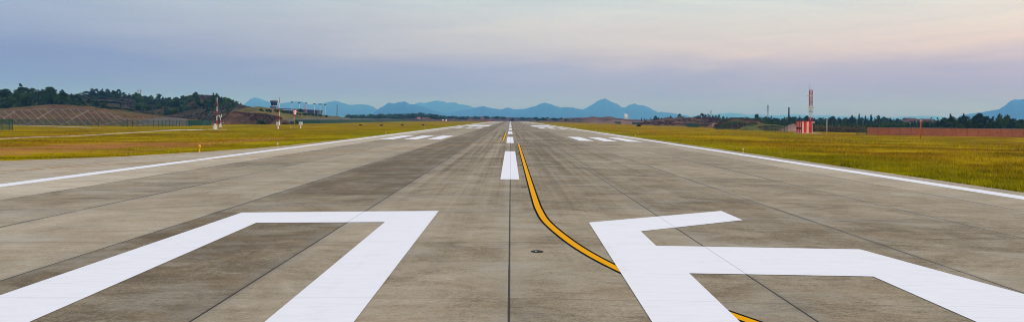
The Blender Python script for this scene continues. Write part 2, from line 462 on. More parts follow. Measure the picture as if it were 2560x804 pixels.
# centreline
marking('centreline_marking', [[(-.45-.0006*y, y), (.45-.0006*y, y), (.45-.0006*(y+28.6), y+28.6), (-.45-.0006*(y+28.6), y+28.6)]
        for y in [32.7+50*k for k in range(48)]], WHITE, .006, 'dashed white centreline running to the horizon')
def strip(x0, x1, y0, y1, k=0): return [(x0+k*y0, y0), (x1+k*y0, y0), (x1+k*y1, y1), (x0+k*y1, y1)]
seg = [-50, 60, 200, 600, REND]
marking('edge_line_marking', [strip(-22.45, -21.45, a, b) for a, b in zip(seg, seg[1:])] +
        [strip(20.95, 21.95, a, b) for a, b in zip(seg, seg[1:])], WHITE, .006, 'white side stripes along both runway edges')
tdz = []
for y0, y1 in ((98, 119.6), (228, 252), (560, 582), (710, 732)):
    for x0 in (9.9, 13.3, 16.8):
        n3 = (3,)
        tdz.append(strip(x0, x0+2.0, y0, y1)); tdz.append(strip(-x0-2.0, -x0, y0, y1))
aim = [strip(9.6, 18.6, 285, 340), strip(-18.2, -9.2, 285, 340)]
marking('touchdown_marking', tdz, WHITE, .006, 'groups of three short white touchdown bars on each side of the centreline')
marking('aiming_point_marking', aim, WHITE, .006, 'pair of broad white aiming blocks far down the runway')

def ribbon(path, o0, o1):
    P = [Vector((*p, 0)) for p in path]; L = []; Rr = []
    for i, p in enumerate(P):
        d = (P[min(i+1, len(P)-1)]-P[max(i-1, 0)]).normalized(); nrm = Vector((-d.y, d.x, 0))
        L.append((p+nrm*o0)[:2]); Rr.append((p+nrm*o1)[:2])
    return [[L[i], Rr[i], Rr[i+1], L[i+1]] for i in range(len(P)-1)]
def smooth(pts, k=8):
    out = []
    n = len(pts)
    for i in range(n-1):
        p0, p1, p2, p3 = pts[max(i-1,0)], pts[i], pts[i+1], pts[min(i+2,n-1)]
        for j in range(k):
            t = j/k
            out.append(tuple(.5*((2*p1[a])+(-p0[a]+p2[a])*t+(2*p0[a]-5*p1[a]+4*p2[a]-p3[a])*t*t+(-p0[a]+3*p1[a]-3*p2[a]+p3[a])*t**3) for a in (0,1)))
    out.append(pts[-1]); return out
yr = smooth([(.93, 80), (.91, 50), (.90, 34.7), (.90, 24.5), (.93, 21.6), (1.04, 19.2), (1.38, 16.5), (1.75, 14.6), (2.22, 12.95), (2.74, 11.5), (3.48, 10.0), (4.6, 8.0), (6.2, 5.6)])
marking('taxi_line_border_marking', ribbon(yr, -.15, -.09)+ribbon(yr, .09, .15), BLK, .006, 'thin black borders of the yellow lead-off line')
marking('taxi_line_marking', ribbon(yr, -.09, .09), YEL, .006, 'curved yellow lead-off line swinging right between the white numerals')
yl = [(-1.0, 143), (-1.0, 95)]
marking('far_taxi_line_border_marking', ribbon(yl, -.20, -.12)+ribbon(yl, .12, .20), BLK, .006, 'black borders of the short yellow line beyond')
marking('far_taxi_line_marking', ribbon(yl, -.12, .12), YEL, .006, 'short yellow line left of the second centreline dash')
yl2 = smooth([(-1.02, 94.9), (-1.3, 88), (-3.6, 80.4), (-10.8, 67.2), (-13.4, 61.6), (-19.3, 52.2), (-24.8, 44.1), (-29, 36.5), (-40, 22)])
marking('left_taxi_line_marking', ribbon(yl2, -.10, .10), YELW, .010, 'faded yellow line curving left to the taxiway')
fi = smooth([(x+.9, y-.5) for x, y in fillet[1:]], 4)
marking('taxiway_edge_marking', ribbon(fi, -.12, .12), YELW, .006, 'faded yellow edge stripe along the left fillet')

# inset lights right of the centreline
def inset(first=None):
    if first: 
        r = first.copy(); COL.objects.link(r)
        for ch in first.children:
            c = ch.copy(); COL.objects.link(c); c.parent = r
        return r
    r = empty('inset_light', (0,0,0))
    m_ = MB(); m_.lathe([(.17, -.02), (.17, .008), (.155, .014), (.09, .026), (0.001, .030)], 28); m_.build('housing', BLACKM, r, True)
    m_ = MB(); m_.add([(-.060,-.118,.0155),(-.012,-.118,.0155),(-.014,-.085,.0285),(-.058,-.085,.0285)], [(0,1,2,3)]); m_.build('lens', LENS, r)
    return r
il = None
nm = ['nearest black inset runway light, by the bend of the yellow line', 'second nearest inset runway light, right of the first centreline dash', 'third nearest inset runway light, left of the straight yellow line', 'fourth nearest inset runway light, just right of the dash end', 'fifth nearest inset runway light, past the start of the yellow line']
for k in range(9):
    il_n = inset(il); il = il or il_n
    y = 14.92+14.0*k; il_n.location = (.60, y, -.006); il_n.scale = (.82, .82, .8)
    meta(il_n, nm[k] if k < 5 else 'tiny dark inset runway light far along the centreline', 'inset light', 'inset lights along the centreline')

# ------------------------------------------------------------------ concrete paths on the left
def path_strip(name, pts, w, mat, label):
    mb = MB(); P = [Vector((*p, 0)) for p in pts]; L = []
    for i, p in enumerate(P):
        d = (P[min(i+1, len(P)-1)]-P[max(i-1, 0)]).normalized(); nr = Vector((-d.y, d.x, 0))*w/2
        for q in (p+nr, p-nr): L.append((q.x, q.y, zg(q.x)+.05))
    mb.add(L, [(2*i, 2*i+1, 2*i+3, 2*i+2) for i in range(len(P)-1)])
    # side faces give the slab its thickness
    n = len(mb.v)
    for i in range(len(P)-1):
        for s in (0, 1):
            a_, b2 = mb.v[2*i+s], mb.v[2*i+2+s]
            mb.add([a_, b2, (b2[0], b2[1], b2[2]-.15), (a_[0], a_[1], a_[2]-.15)], [(0,1,2,3)])
    o = mb.build(name, mat); meta(o, label, 'path', kind='structure')
path_strip('path', [gp(*p) for p in ((-120,351),(0,347.5),(60,344),(120,342),(180,340.5),(245,337),(320,332),(400,327.5),(445,325.5))], 1.4, PATH, 'narrow pale path crossing the left grass')
path_strip('path', [gp(*p) for p in ((436,325.5),(462,324.8),(496,324.4))], 7.5, SLAB, 'pale concrete pad at the end of the path')
path_strip('path', [gp(*p) for p in ((0,312.2),(60,313.5),(120,315.2),(170,317),(240,319.3))], 3.0, PATH, 'pale track below the lattice embankment')

# ------------------------------------------------------------------ hills
def interp(pts, u):
    us = [p[0] for p in pts]
    if u <= us[0]: return pts[0][1], pts[0][2]
    if u >= us[-1]: return pts[-1][1], pts[-1][2]
    for a, b in zip(pts, pts[1:]):
        if u <= b[0]:
            t = (u-a[0])/(b[0]-a[0]); t2 = t*t*(3-2*t)*.5+t*.5
            return a[1]+(b[1]-a[1])*t2, a[2]+(b[2]-a[2])*t
class Hill:
    def __init__(s, name, pts, front, back, mat, label, amp=.6, ns=.06, nu=160, ny=40, steep=1., cat='hill', ends=(20, 20)):
        s.pts = [p if len(p) == 3 else (*p, 0) for p in pts]; s.front, s.back, s.amp, s.ns, s.steep, s.ends = front, back, amp, ns, steep, ends
        s.u0, s.u1 = pts[0][0], pts[-1][0]
        vs = []; fs = []
        for i in range(nu+1):
            u = s.u0+(s.u1-s.u0)*i/nu; v, D = interp(s.pts, u)
            for j in range(ny+1):
                Y = D-front+(front+back)*j/ny; X = azX(u, Y)
                vs.append((X, Y, s.h(X, Y)))
        for i in range(nu):
            for j in range(ny):
                k = i*(ny+1)+j; fs.append((k, k+ny+1, k+ny+2, k+1))
        m_ = MB(); m_.add(vs, fs); s.o = m_.build(name, mat, smooth=True); meta(s.o, label, cat, kind='structure')
    def h(s, X, Y):
        u = U0+F*X/Y; v, D = interp(s.pts, u); zt = topz(u, v, D); b = zg(X)-.5
        t = (D-Y)/s.front if Y < D else (Y-D)/s.back
        k = max(0., 1-t); k = k**s.steep; k = k*k*(3-2*k)*.6+k*.4 if Y < D else k*k*(3-2*k)
        e = 1.
        if s.ends[0]: e = min(e, max(0, (u-s.u0)/s.ends[0]))
        if s.ends[1]: e = min(e, max(0, (s.u1-u)/s.ends[1]))
        e = e*e*(3-2*e)
        nz = noise.fractal(Vector((X*s.ns, Y*s.ns, 1.7)), .85 if s.amp > 20 else 1., 2., 6)*s.amp
        return b+(zt-b)*k*e+nz*min(1, k*3)*e

EMB = m_hill('red_soil_bank', ((.15,.125,.045), (.125,.08,.045), (.195,.11,.068), (.25,.16,.115)), .13, 1.0)
WOODF = m_hill('wood_floor', ((.05,.06,.025), (.03,.045,.02), (.08,.065,.035), (.06,.06,.03)), .05)
RIDGE = m_hill('scrub_ridge', ((.050,.055,.022), (.032,.040,.018), (.085,.050,.038), (.17,.085,.055)), .045)
BERM = m_hill('grassy_berm', ((.135,.125,.035), (.085,.085,.028), (.15,.11,.045), (.17,.12,.05)), .03, .4)
ROCK = m_hill('reddish_cut_face', ((.115,.065,.045), (.07,.045,.03), (.15,.085,.055), (.08,.08,.03)), .05, 1.)
GREYS = m_hill('grey_gravel_slope', ((.13,.125,.125), (.105,.10,.10), (.15,.13,.125), (.18,.17,.165)), .15, .5)
PINKS = m_hill('pinkish_cut_slope', ((.25,.16,.13), (.20,.12,.10), (.30,.19,.155), (.15,.10,.07)), .06, .3)
BROWNH = m_hill('brown_scrub_hill', ((.15,.09,.045), (.075,.045,.03), (.19,.11,.06), (.12,.10,.04)), .035)
GREENH = m_hill('green_scrub_slope', ((.12,.13,.035), (.06,.075,.025), (.16,.15,.05), (.15,.09,.05)), .06)
PURPH = m_hill('dark_far_scrub', ((.09,.06,.05), (.05,.05,.035), (.15,.08,.06), (.20,.12,.09)), .012)
MTN = m_hill('forest_mountain', ((.022,.045,.028), (.014,.034,.022), (.030,.050,.032), (.04,.055,.035)), .004)

emb = Hill('hill', [(-160,277,335),(-60,274,335),(0,271,335),(40,268.5,335),(90,264,338),(130,262,340),(170,262.5,340),(220,266,340),(260,271,340),(320,281,342),(380,288,345),(440,294,350),(500,301,355),(560,313,360)],
           34, 30, EMB, 'reddish embankment faced with a pale diamond lattice', .35, .08, 180, 40, 1., ends=(0,0))
knoll = Hill('hill', [(-160,240,430),(0,240,430),(60,240,430),(100,240,430),(150,246,430),(200,254,430),(250,264,430),(300,272,430),(360,282,430),(440,290,430)],
             70, 60, WOODF, 'wooded knoll behind the lattice embankment', .8, .04, 90, 40, ends=(0,20))
ridge = Hill('hill', [(-100,236,660),(200,236,660),(260,236,660),(330,246,660),(380,251,660),(425,253,650),(452,249,650),(470,243,650),(490,239.5,650),(510,240,650),(528,242,650),(548,248,650),(570,256,650),(600,260,650),(625,265,650),(650,272,650),(700,284,650),(760,296,650)],
             230, 120, RIDGE, 'dark scrub ridge with a bare brown summit on the left', 2.2, .02, 200, 80, .8, ends=(0,20))
berm = Hill('hill', [(540,298,455),(562,284,455),(590,275,455),(620,269.5,455),(645,267,455),(675,270,480),(700,273.5,510),(730,278,540),(766,282.5,580),(800,286.3,620),(838,290,690),(862,294,750),(900,297.3,820),(960,301,930)],
            75, 90, BERM, 'long olive grass berm sloping down to the right', .5, .04, 140, 40, ends=(15,20))
cut = Hill('hill', [(540,312,395),(556,296,395),(575,281,398),(600,283,398),(650,286,398),(690,292,396),(712,300,394),(735,313,392)],
           16, 30, ROCK, 'reddish rocky cut face at the foot of the berm', 1.0, .09, 90, 30, .7, ends=(8,8))
grey = Hill('hill', [(500,312,380),(520,305,372),(1,1,1)][:0] or [(700,303,452),(725,297,460),(780,295.5,500),(850,295.5,592),(900,296.3,680),(950,297,800),(990,297.6,920),(1028,300,1030)],
            22, 60, GREYS, 'low grey gravel slope behind the dark green fence', .2, .05, 100, 24, 1., ends=(10,10))
greyl = Hill('hill', [(300,313,322),(335,304,323),(370,297,326),(400,293.5,330),(440,294,332),(470,298,334),(500,303,336),(520,311,338)],
             12, 16, GREYS, 'grey gravel skirt at the right end of the lattice embankment', .15, .1, 60, 20, ends=(8,8))
# far middle
farl = Hill('hill', [(860,298,1250),(980,293,1250),(1080,291.5,1250),(1200,293.5,1300),(1280,294.5,1350),(1400,296,1300),(1470,296,1250),(1560,299,1200),(1700,301,1150)],
            330, 200, PURPH, 'dark purplish country beyond the far end of the runway', 2.0, .01, 140, 40, .8, ends=(15,15))
h1 = Hill('hill', [(1440,301,1080),(1458,295,1080),(1480,291.5,1080),(1500,293.5,1080),(1522,291.5,1080),(1545,296,1080),(1580,298.5,1080),(1640,301,1080)],
          130, 100, BROWNH, 'small low brown rise near the far right of the runway', 1.0, .03, 80, 24, ends=(10,10))
pk = Hill('hill', [(1470,305,960),(1490,302.5,930),(1520,301.5,860),(1548,301,800),(1580,303,760),(1620,304,680),(1650,303,650),(1700,304,640)],
          35, 60, PINKS, 'pinkish bare bank behind the far green fence', .6, .03, 60, 20, ends=(8,8))
h2 = Hill('hill', [(1590,312,640),(1620,304,640),(1650,299,640),(1690,296,640),(1730,293.5,640),(1765,293.5,640),(1790,297,640),(1815,300,640),(1840,307,640)],
          110, 90, BROWNH, 'broad brown scrub hill with a line of trees on top', 1.2, .03, 110, 40, .8, ends=(10,10))
h3 = Hill('hill', [(1778,318,430),(1795,310,430),(1812,302,430),(1832,298,430),(1850,296.5,430),(1866,299.5,430),(1884,299.5,430),(1893,299,430),(1903,303,430),(1918,307,430),(1935,311,430),(1962,318,430)],
          70, 50, BROWNH, 'rounded brown mound with pale bare patches', .9, .06, 100, 40, .75, ends=(8,8))
h3b = Hill('hill', [(1845,320,345),(1870,313,348),(1900,310.5,350),(1935,312,350),(1960,316,350),(1985,322,350),(2005,328,350)],
           40, 60, GREENH, 'low green scrub shoulder before the brown mound', .7, .08, 70, 24, .8, ends=(8,8))
pt1 = Hill('hill', [(1765,318,500),(1776,311.5,500),(1786,308,500),(1797,308,500),(1806,313,500),(1812,319,500)],
           25, 25, PINKS, 'small pinkish wedge between fence and brown mound', .3, .08, 24, 16, ends=(4,4))
pt2 = Hill('hill', [(1938,331,300),(1958,320,301),(1972,312,302),(1982,309,302),(1989,311,302),(1996,331,302)],
           14, 12, PINKS, 'pale pink earth wedge left of the striped hut', .15, .1, 30, 16, ends=(4,4))
rb = Hill('hill', [(1830,306,820),(1900,303,820),(2000,301,820),(2120,298,820),(2180,303,820),(2240,305,820),(2400,303,820),(2700,303,820)],
          330, 200, WOODF, 'low wooded rise along the right horizon', 1.5, .02, 110, 40, .8, ends=(15,0))
rbp = Hill('hill', [(2175,315,520),(2190,307,520),(2205,304.5,520),(2235,307,520),(2265,311,520),(2280,318,520)],
           60, 50, PINKS, 'pale bare patch of soil among the trees on the right', .5, .05, 40, 16, ends=(8,8))
rk = Hill('hill', [(2350,312,360),(2375,306,360),(2400,303,360),(2425,302.5,360),(2450,306,360),(2480,314,360)],
          50, 40, BROWNH, 'small brown hummock under the trees behind the brick wall', .6, .08, 40, 20, ends=(8,8))
# mountains
def mountain(pts, D, front, label, amp, ends=(20,20)):
    D *= 1.7; front *= 1.7; amp *= 2.3
    return Hill('mountain', [(u, v, D) for u, v in pts], front, 1500, MTN, label, amp, .0013, 260, 50, 1.1, 'mountain', ends)
mountain([(560,285),(600,270),(618,256),(628,249),(637,246.5),(648,250),(665,256),(690,262),(715,259),(740,256),(752,256),(775,263),(800,258),(830,253.5),(838,253),(855,257),(875,261),(885,260),(905,261),(920,261),(933,266),(945,275),(970,284),(1000,288)],
         9500, 2600, 'pale blue mountain chain left of the runway', 22)
mountain([(1000,284),(1030,264),(1045,258),(1062,259),(1080,253),(1093,250),(1106,253),(1118,258),(1135,257),(1150,262),(1165,264),(1185,270),(1210,277),(1260,284)],
         10500, 2600, 'palest distant mountain with a central peak', 22)
mountain([(900,290),(930,284),(942,274),(955,267),(972,257.5),(984,259.5),(998,256.5),(1013,256.5),(1024,262.5),(1034,261.5),(1050,267),(1072,273),(1095,279),(1130,286)],
         7300, 1900, 'broad blue mountain with a lumpy top left of centre', 16)
mountain([(1090,290),(1120,281),(1150,276),(1180,274),(1198,269),(1208,267),(1220,271),(1240,274),(1252,276),(1268,271.5),(1285,275),(1310,275),(1335,268),(1350,261),(1360,258.5),(1372,260.5),(1390,266),(1402,269.5),(1415,266.5),(1430,266.5),(1445,270),(1470,276),(1520,284),(1560,290)],
         8000, 2000, 'low blue mountain range straight beyond the runway', 16)
mountain([(1400,290),(1440,278),(1462,272),(1480,263),(1495,252),(1504,248.5),(1512,246),(1520,249.5),(1532,255),(1543,260),(1553,268),(1564,268.5),(1572,263),(1586,259),(1596,262.5),(1608,263.5),(1620,268.5),(1632,275),(1645,281),(1655,280.5),(1668,283),(1700,287),(1740,292)],
         8800, 2200, 'tall pointed blue mountain with a lower double summit right of centre', 14)
mountain([(1700,294),(1760,288),(1820,284.5),(1870,285.5),(1930,289),(1990,287),(2060,288),(2120,291),(2220,292),(2300,291),(2360,293),(2400,296)],
         13000, 2600, 'very faint low mountains on the right horizon', 20)
mountain([(2380,296),(2430,287),(2452,283.5),(2475,277),(2495,272.5),(2510,264),(2525,252),(2535,248.5),(2548,249),(2560,247),(2590,242),(2640,238),(2720,240),(2800,250),(2900,275)],
         6300, 1700, 'blue mountain shoulder entering at the right edge', 14, (20,0))

# lattice on the embankment
mb = MB()
def drape(u0_, t0, u1_, t1, w=.55, n=26):
    pts = []
    for i in range(n+1):
        s_ = i/n; u = u0_+(u1_-u0_)*s_; t = t0+(t1-t0)*s_
        v, D = interp(emb.pts, u); Y = D-34+34*t; X = azX(u, Y); pts.append((X, Y, emb.h(X, Y)+.03))
    for p, q in zip(pts, pts[1:]): mb.beam(p, q, w, .35)
for k in range(-3, 17):
    u = 10+20.3*k
    top = .92 if u < 265 else max(.3, .92-(u-265)*.004)
    drape(u, top*.80, u+48, .04, .19)
for k in range(-1, 6):
    u = -40+92*k
    drape(u, .02, u+78, .70 if u < 230 else .45, .26)
drape(-60, .76, 250, .74, .30, 60); drape(250, .74, 345, .36, .30, 20)
o = mb.build('slope_lattice', BEAMC); meta(o, 'pale concrete diamond lattice laid over the reddish embankment', 'slope lattice')

# ------------------------------------------------------------------ fences
def fence(pts, height, label, step=3.2, bar=.30, bw=.045, rails=(.1, .95), group=None, offset=0, dz=0.0):
    P = [Vector((x, y, zg(x)+dz)) for x, y in pts]
    r = empty('mesh_fence', P[0], 0, label=label, cat='fence')
    o0 = P[0]; m_ = MB(); posts = []; carry = 0.
    for a, b in zip(P, P[1:]):
        d = b-a; L = d.length; d = d/L
        for rr in rails: m_.beam(a-o0+Vector((0,0,rr*height)), b-o0+Vector((0,0,rr*height)), .05)
        s_ = 0.
        while s_ < L:
            q = a+d*s_-o0; m_.beam(q+Vector((0,0,.05)), q+Vector((0,0,height*.97)), bw, .02); s_ += bar
        s_ = carry
        while s_ < L: posts.append(a+d*s_-o0); s_ += step
        carry = s_-L
    posts.append(P[-1]-o0)
    m_.build('mesh_panel', GREENF, r)
    pm = MB(); pm.box(-.06, .06, -.06, .06, -.2, height+.12); pm.box(-.08, .08, -.08, .08, height+.12, height+.15)
    me = pm.mesh('post', GREENF)
    if len(posts) > 95: posts = posts[::len(posts)//95+1]
    for q in posts:
        c = link('post', me, r); c.location = q
    return r
fence([gp(-260,300),gp(-120,305.5),gp(0,312),gp(150,314),gp(320,315.5)], 2.5, 'long green wire fence in front of the lattice embankment, posts standing out', 3.6, .24, .05)
fence([gp(305,317),gp(400,316.5),gp(480,315.5)], 2.4, 'green slatted fence in front of the grey gravel skirt', 1.7, .22, .08)
fence([gp(470,314.5),gp(500,314),gp(528,313.5)], 2.4, 'short solid green fence curving behind the wind mast', 2.5, .10, .09)
fence([gp(-130,328),gp(-40,326.5),gp(31,325)], 2.9, 'dark green fence corner entering at the left edge of the field', 2.4, .12, .045)
fence([gp(735,309.5),gp(800,308.5),gp(870,307),gp(940,305.2),gp(1022,303.3)], 2.5, 'long dark green fence below the grey gravel slope', 5, .11, .09)
fence([gp(1480,307),gp(1520,308),gp(1552,310)], 2.5, 'far dark green fence before the pinkish bank', 5, .12, .10)
fence([gp(1580,310.5),gp(1610,311.8),gp(1632,313.5)], 2.5, 'short dark green fence behind the lone bush', 5, .12, .10)
fence([gp(1716,317),gp(1745,318.5),gp(1779,319.5)], 2.6, 'green fence at the foot of the broad brown hill', 3.5, .2, .07)
fence([gp(1788,323),gp(1810,324),gp(1842,325)], 1.4, 'low green fence under the brown mound', 3, .16, .06)
fence([gp(1910,328.5),gp(1938,329.5),gp(1968,330.5)], 2.4, 'green fence beside the pink earth wedge', 2.4, .24, .06)

# end-ramp fence by the brick wall + the wall itself
def brick_wall():
    a = Vector((*gp(2168,336.5), 0)); b = Vector((*gp(2560,344), 0)); d = (b-a).normalized(); b2 = a+d*((b-a).length*1.35)
    L = (b2-a).length; z0 = zg(a.x); r = empty('brick_wall', (a.x, a.y, z0), math.atan2(d.y, d.x), label='long low red brick wall at the far edge of the right grass', cat='wall')
    H = 2.45
    m_ = MB(); m_.box(0, L, 0, .24, -.3, H-.1); m_.build('masonry', BRICK, r)
    m_ = MB(); m_.box(-.05, L+.05, -.06, .30, H-.1, H+.02); m_.build('coping', simple('wall_coping', (.30,.24,.22), .9), r)
    me = MB(); me.box(-.2, .2, -.10, 0, -.3, H-.1); pm = me.mesh('pier', BRICK)
    k = 0.
    while k < L:
        c = link('pier', pm, r); c.location = (k+.2, 0, 0); k += 3.6
    return a, d
wa, wd = brick_wall()
x0, y0 = gp(2168,336.5)
r = empty('mesh_fence', (x0-.3, y0, zg(x0)), 0, label='green fence triangle running up to the left end of the brick wall', cat='fence')
m_ = MB()
for i in range(16):
    x = -i*.22; hh = 2.6*(1-i/16.)+.15; m_.beam((x,0,0), (x,0,hh), .10, .03)
m_.beam((0,0,2.75), (-3.5,0,.15), .18, .12); m_.beam((0,0,.1), (-3.5,0,.1), .06)
m_.build('mesh_panel', GREENF, r)
m_ = MB(); m_.box(-.08, .08, -.08, .08, -.2, 2.9); m_.build('post', GREENF, r)

# ------------------------------------------------------------------ trees
def crown_blobs(kind, seed):
    rs = random.Random(seed); B = []
    if kind == 'pine':
        n = 9
        for i in range(n):
            t = i/(n-1); z = .10+.87*t; rad = (1-t)**.8*.30+.03
            for k in range(4 if t < .7 else 2):
                a = rs.uniform(0, 6.28); q = rad*rs.uniform(.25, .95)
                B.append((q*math.cos(a), q*math.sin(a), z+rs.uniform(-.04,.04), rad*rs.uniform(.35,.6)+.03, .5))
        B.append((0,0,.98,.035,1.4))
    elif kind == 'spire':
        n = 10
        for i in range(n):
            t = i/(n-1); z = .12+.84*t; rad = (1-t)**.7*.15+.02
            for k in range(3):
                a = rs.uniform(0, 6.28); q = rad*rs.uniform(.1,.7)
                B.append((q*math.cos(a), q*math.sin(a), z, rad*rs.uniform(.5,.8)+.02, 1.))
    elif kind == 'bush':
        for i in range(14):
            a = rs.uniform(0, 6.28); q = rs.uniform(0,.55); zz = rs.uniform(.2,.8)*(1-q*.6)
            B.append((q*math.cos(a), q*math.sin(a), zz, rs.uniform(.16,.28), .8))
    else:
        for i in range(24):
            a = rs.uniform(0, 6.28); zz = rs.uniform(.10,.9); w = .36*math.sin(math.pi*min(.95, max(.22, (zz+.08)/1.0)))+.05
            q = w*rs.uniform(.2, 1.)
            B.append((q*math.cos(a), q*math.sin(a), zz, rs.uniform(.09,.17), .75))
        B.append((rs.uniform(-.06,.06), 0, .9, .1, .8))
    return B
PROTO = {}
def tree_meshes(kind, var):
    if (kind, var) in PROTO: return PROTO[(kind, var)]
    B = crown_blobs(kind, var*31+hash_(kind)); Cs = []; Ss = []
    base = {'pine': .060, 'spire': .045, 'bush': .13, 'round': .062}[kind]
    for (x, y, z, r, fl) in B:
        n = int(70*(r/.12)**1.3)+16
        d = rng.normal(size=(n,3)); d /= np.linalg.norm(d, axis=1)[:,None]
        rr = r*rng.uniform(.45, 1.15, n)[:,None]
        P = np.array([x, y, z])+d*rr*np.array([1,1,fl]); Cs.append(P); Ss.append(np.full(n, base)*rng.uniform(.6,1.35,n))
    C = np.concatenate(Cs); S = np.concatenate(Ss)
    C[:,2] = np.maximum(C[:,2], .03)
    mat = {'pine': LEAF_P, 'spire': LEAF_D, 'bush': LEAF_M, 'round': LEAF_D if var % 2 else LEAF_M}[kind]
    cm = sheet_mesh('crown', leaf_quads(C, S), 4, mat)
    t = MB(); top = .30 if kind == 'bush' else .9
    k0 = .018 if kind != 'bush' else .03
    rs = random.Random(var); px, py = 0., 0.; prev = Vector((0,0,-.06)); pr = k0
    for i in range(1, 6):
        q = Vector((px+rs.uniform(-.015,.015)*i, py+rs.uniform(-.015,.015)*i, top*i/5)); r2 = k0*(1-i/5.6)
        t.tube(prev, q, pr, r2, 7); prev, pr = q, r2
    for i in range(7):
        z = top*rs.uniform(.3,.85); a = rs.uniform(0, 6.28); l = .22*(1.1-z)+.04
        t.tube((0,0,z), (l*math.cos(a), l*math.sin(a), z+l*.45), k0*.4, k0*.12, 5)
    tm = t.mesh('trunk', TRUNK)
    PROTO[(kind, var)] = (cm, tm); return cm, tm
def hash_(s): return sum(ord(c)*(i+3) for i, c in enumerate(s))
NAMES = {'pine': 'pine_tree', 'spire': 'conifer_tree', 'bush': 'bush', 'round': 'broadleaf_tree'}
TREES = []
def tree(kind, x, y, z, hgt, wid, label, group=None, var=None):
    var = random.randrange(5) if var is None else var
    cm, tm = tree_meshes(kind, var)
    r = empty(NAMES[kind], (x, y, z), random.uniform(0, 6.28), label=label, cat='bush' if kind == 'bush' else 'tree', group=group)
    r.scale = (wid, wid, hgt)
    link('crown', cm, r); link('trunk', tm, r); TREES.append(r)
    return r
def tree_at(kind, u, vtop, Y, hill, wpx, label, group=None, var=None):
    X = azX(u, Y); z0 = hill.h(X, Y) if hill else zg(X); z0 -= .2
    if hill and z0 < zg(X)-.2: z0 = zg(X)-.2
    zt = topz(u, vtop, Y); hgt = max(1.2, zt-z0)
    return tree(kind, X, Y, z0, hgt, wpx*Y/F/.75, label, group, var)

def skyline(pts, u):
    for a, b in zip(pts, pts[1:]):
        if a[0] <= u <= b[0]: return a[1]+(b[1]-a[1])*(u-a[0])/(b[0]-a[0])
    return pts[-1][1]
# left forest behind the embankment
S1 = [(-120,220),(0,224),(35,226),(60,220),(90,220),(125,219),(150,228),(170,228),(195,240),(230,250),(260,258),(310,270),(370,282)]
gA = 'trees of the dark wood behind the lattice embankment'
tree_at('pine', 50, 209.5, 425, knoll, 30, 'tallest pine of the left wood, rising above its neighbours behind the lattice bank', gA, 1)
tree_at('round', 122, 217, 430, knoll, 34, 'high rounded tree of the left wood, to the right of the tallest pine', gA, 1)
tree_at('pine', 155, 225, 428, knoll, 26, 'pointed pine at the right shoulder of the left wood', gA, 2)
tree_at('round', 13, 222, 428, knoll, 30, 'rounded dark tree near the left edge of the picture, in the left wood', gA, 3)
tree_at('bush', 36, 259, 362, knoll, 12, 'small yellow-green bush at the foot of the left wood', None, 0)
for i in range(64):
    u = -100+i*6.9+random.uniform(-4,4); back = (i % 2 == 0)
    v = skyline(S1, u); Y = random.uniform(415, 440) if back else random.uniform(375, 405)
    vt = v+random.uniform(-2, 5)+(0 if back else 11)
    if not back and u > 290: continue
    tree_at(random.choice(['pine','round','round']), u, vt, Y, knoll, random.uniform(18,27), 'dark evergreen among the crowded trees behind the lattice embankment', gA)
gB = 'trees on the scrub ridge left of the wind mast'
S2 = [(160,238),(185,234),(215,228),(228,222),(262,220.5),(280,224),(300,224),(318,232),(345,236),(362,240),(380,246)]
for i in range(78):
    u = 165+i*2.6+random.uniform(-2,2); v = skyline(S2, u)
    fr = i % 5
    tree_at(random.choice(['round','pine','round']), u, v+random.uniform(-1,3)+fr*7, 655-fr*24, ridge, random.uniform(13,20), 'bluish-green tree in the hilltop grove between the left wood and the twin masts', gB)
for u, v, w, k, lb in ((377,238,13,'round','round lone tree on the ridge just right of the twin masts'), (407,241,9,'pine','left one of two small pines side by side on the ridge'), (414,243,8,'pine','right one of two small pines side by side on the ridge'),
                    (432,250,8,'bush','small bush on the ridge crest between the pine pair and the brown summit'),
                    (575,247,10,'pine','left pine of the clump on the ridge right of the wind mast'), (583,249,9,'spire','middle pine of the clump on the ridge right of the wind mast'), (592,252,9,'round','right tree of the clump on the ridge right of the wind mast'), (602,256,8,'spire','last small tree where the ridge clump ends')):
    tree_at(k, u, v, 650, ridge, w, lb, gB)
for i in range(120):
    u = random.uniform(330, 590); Y = random.uniform(490, 645)
    X = azX(u, Y); z = ridge.h(X, Y); hh = random.uniform(3.0, 6.5)
    if 445 < u < 530 and Y > 590: continue
    tree(random.choice(['round','round','pine','bush']), X, Y, z-.2, hh, hh*random.uniform(.8,1.2), 'dark shrubby tree on the slope of the scrub ridge', 'shrubby trees on the slope of the scrub ridge')
gC = 'shrubs along the olive berm'
for i in range(16):
    u = 655+i*10.5+random.uniform(-3,3); v, D = interp(berm.pts, u); Y = D-22
    X = azX(u, Y); tree('bush', X, Y, berm.h(X, Y)-.2, random.uniform(1.6,2.6), random.uniform(2.4,3.6), 'low dark shrub in the row along the olive berm', gC)
tree_at('round', 750, 271.5, 560, berm, 12, 'dark round tree in front of the terminal building', None, 1)
tree_at('bush', 738, 300, 385, None, 14, 'dark green bush at the left end of the long fence, under the windsock', None, 2)
tree_at('bush', 655, 296, 382, None, 13, 'dark bush against the reddish cut face', None, 3)
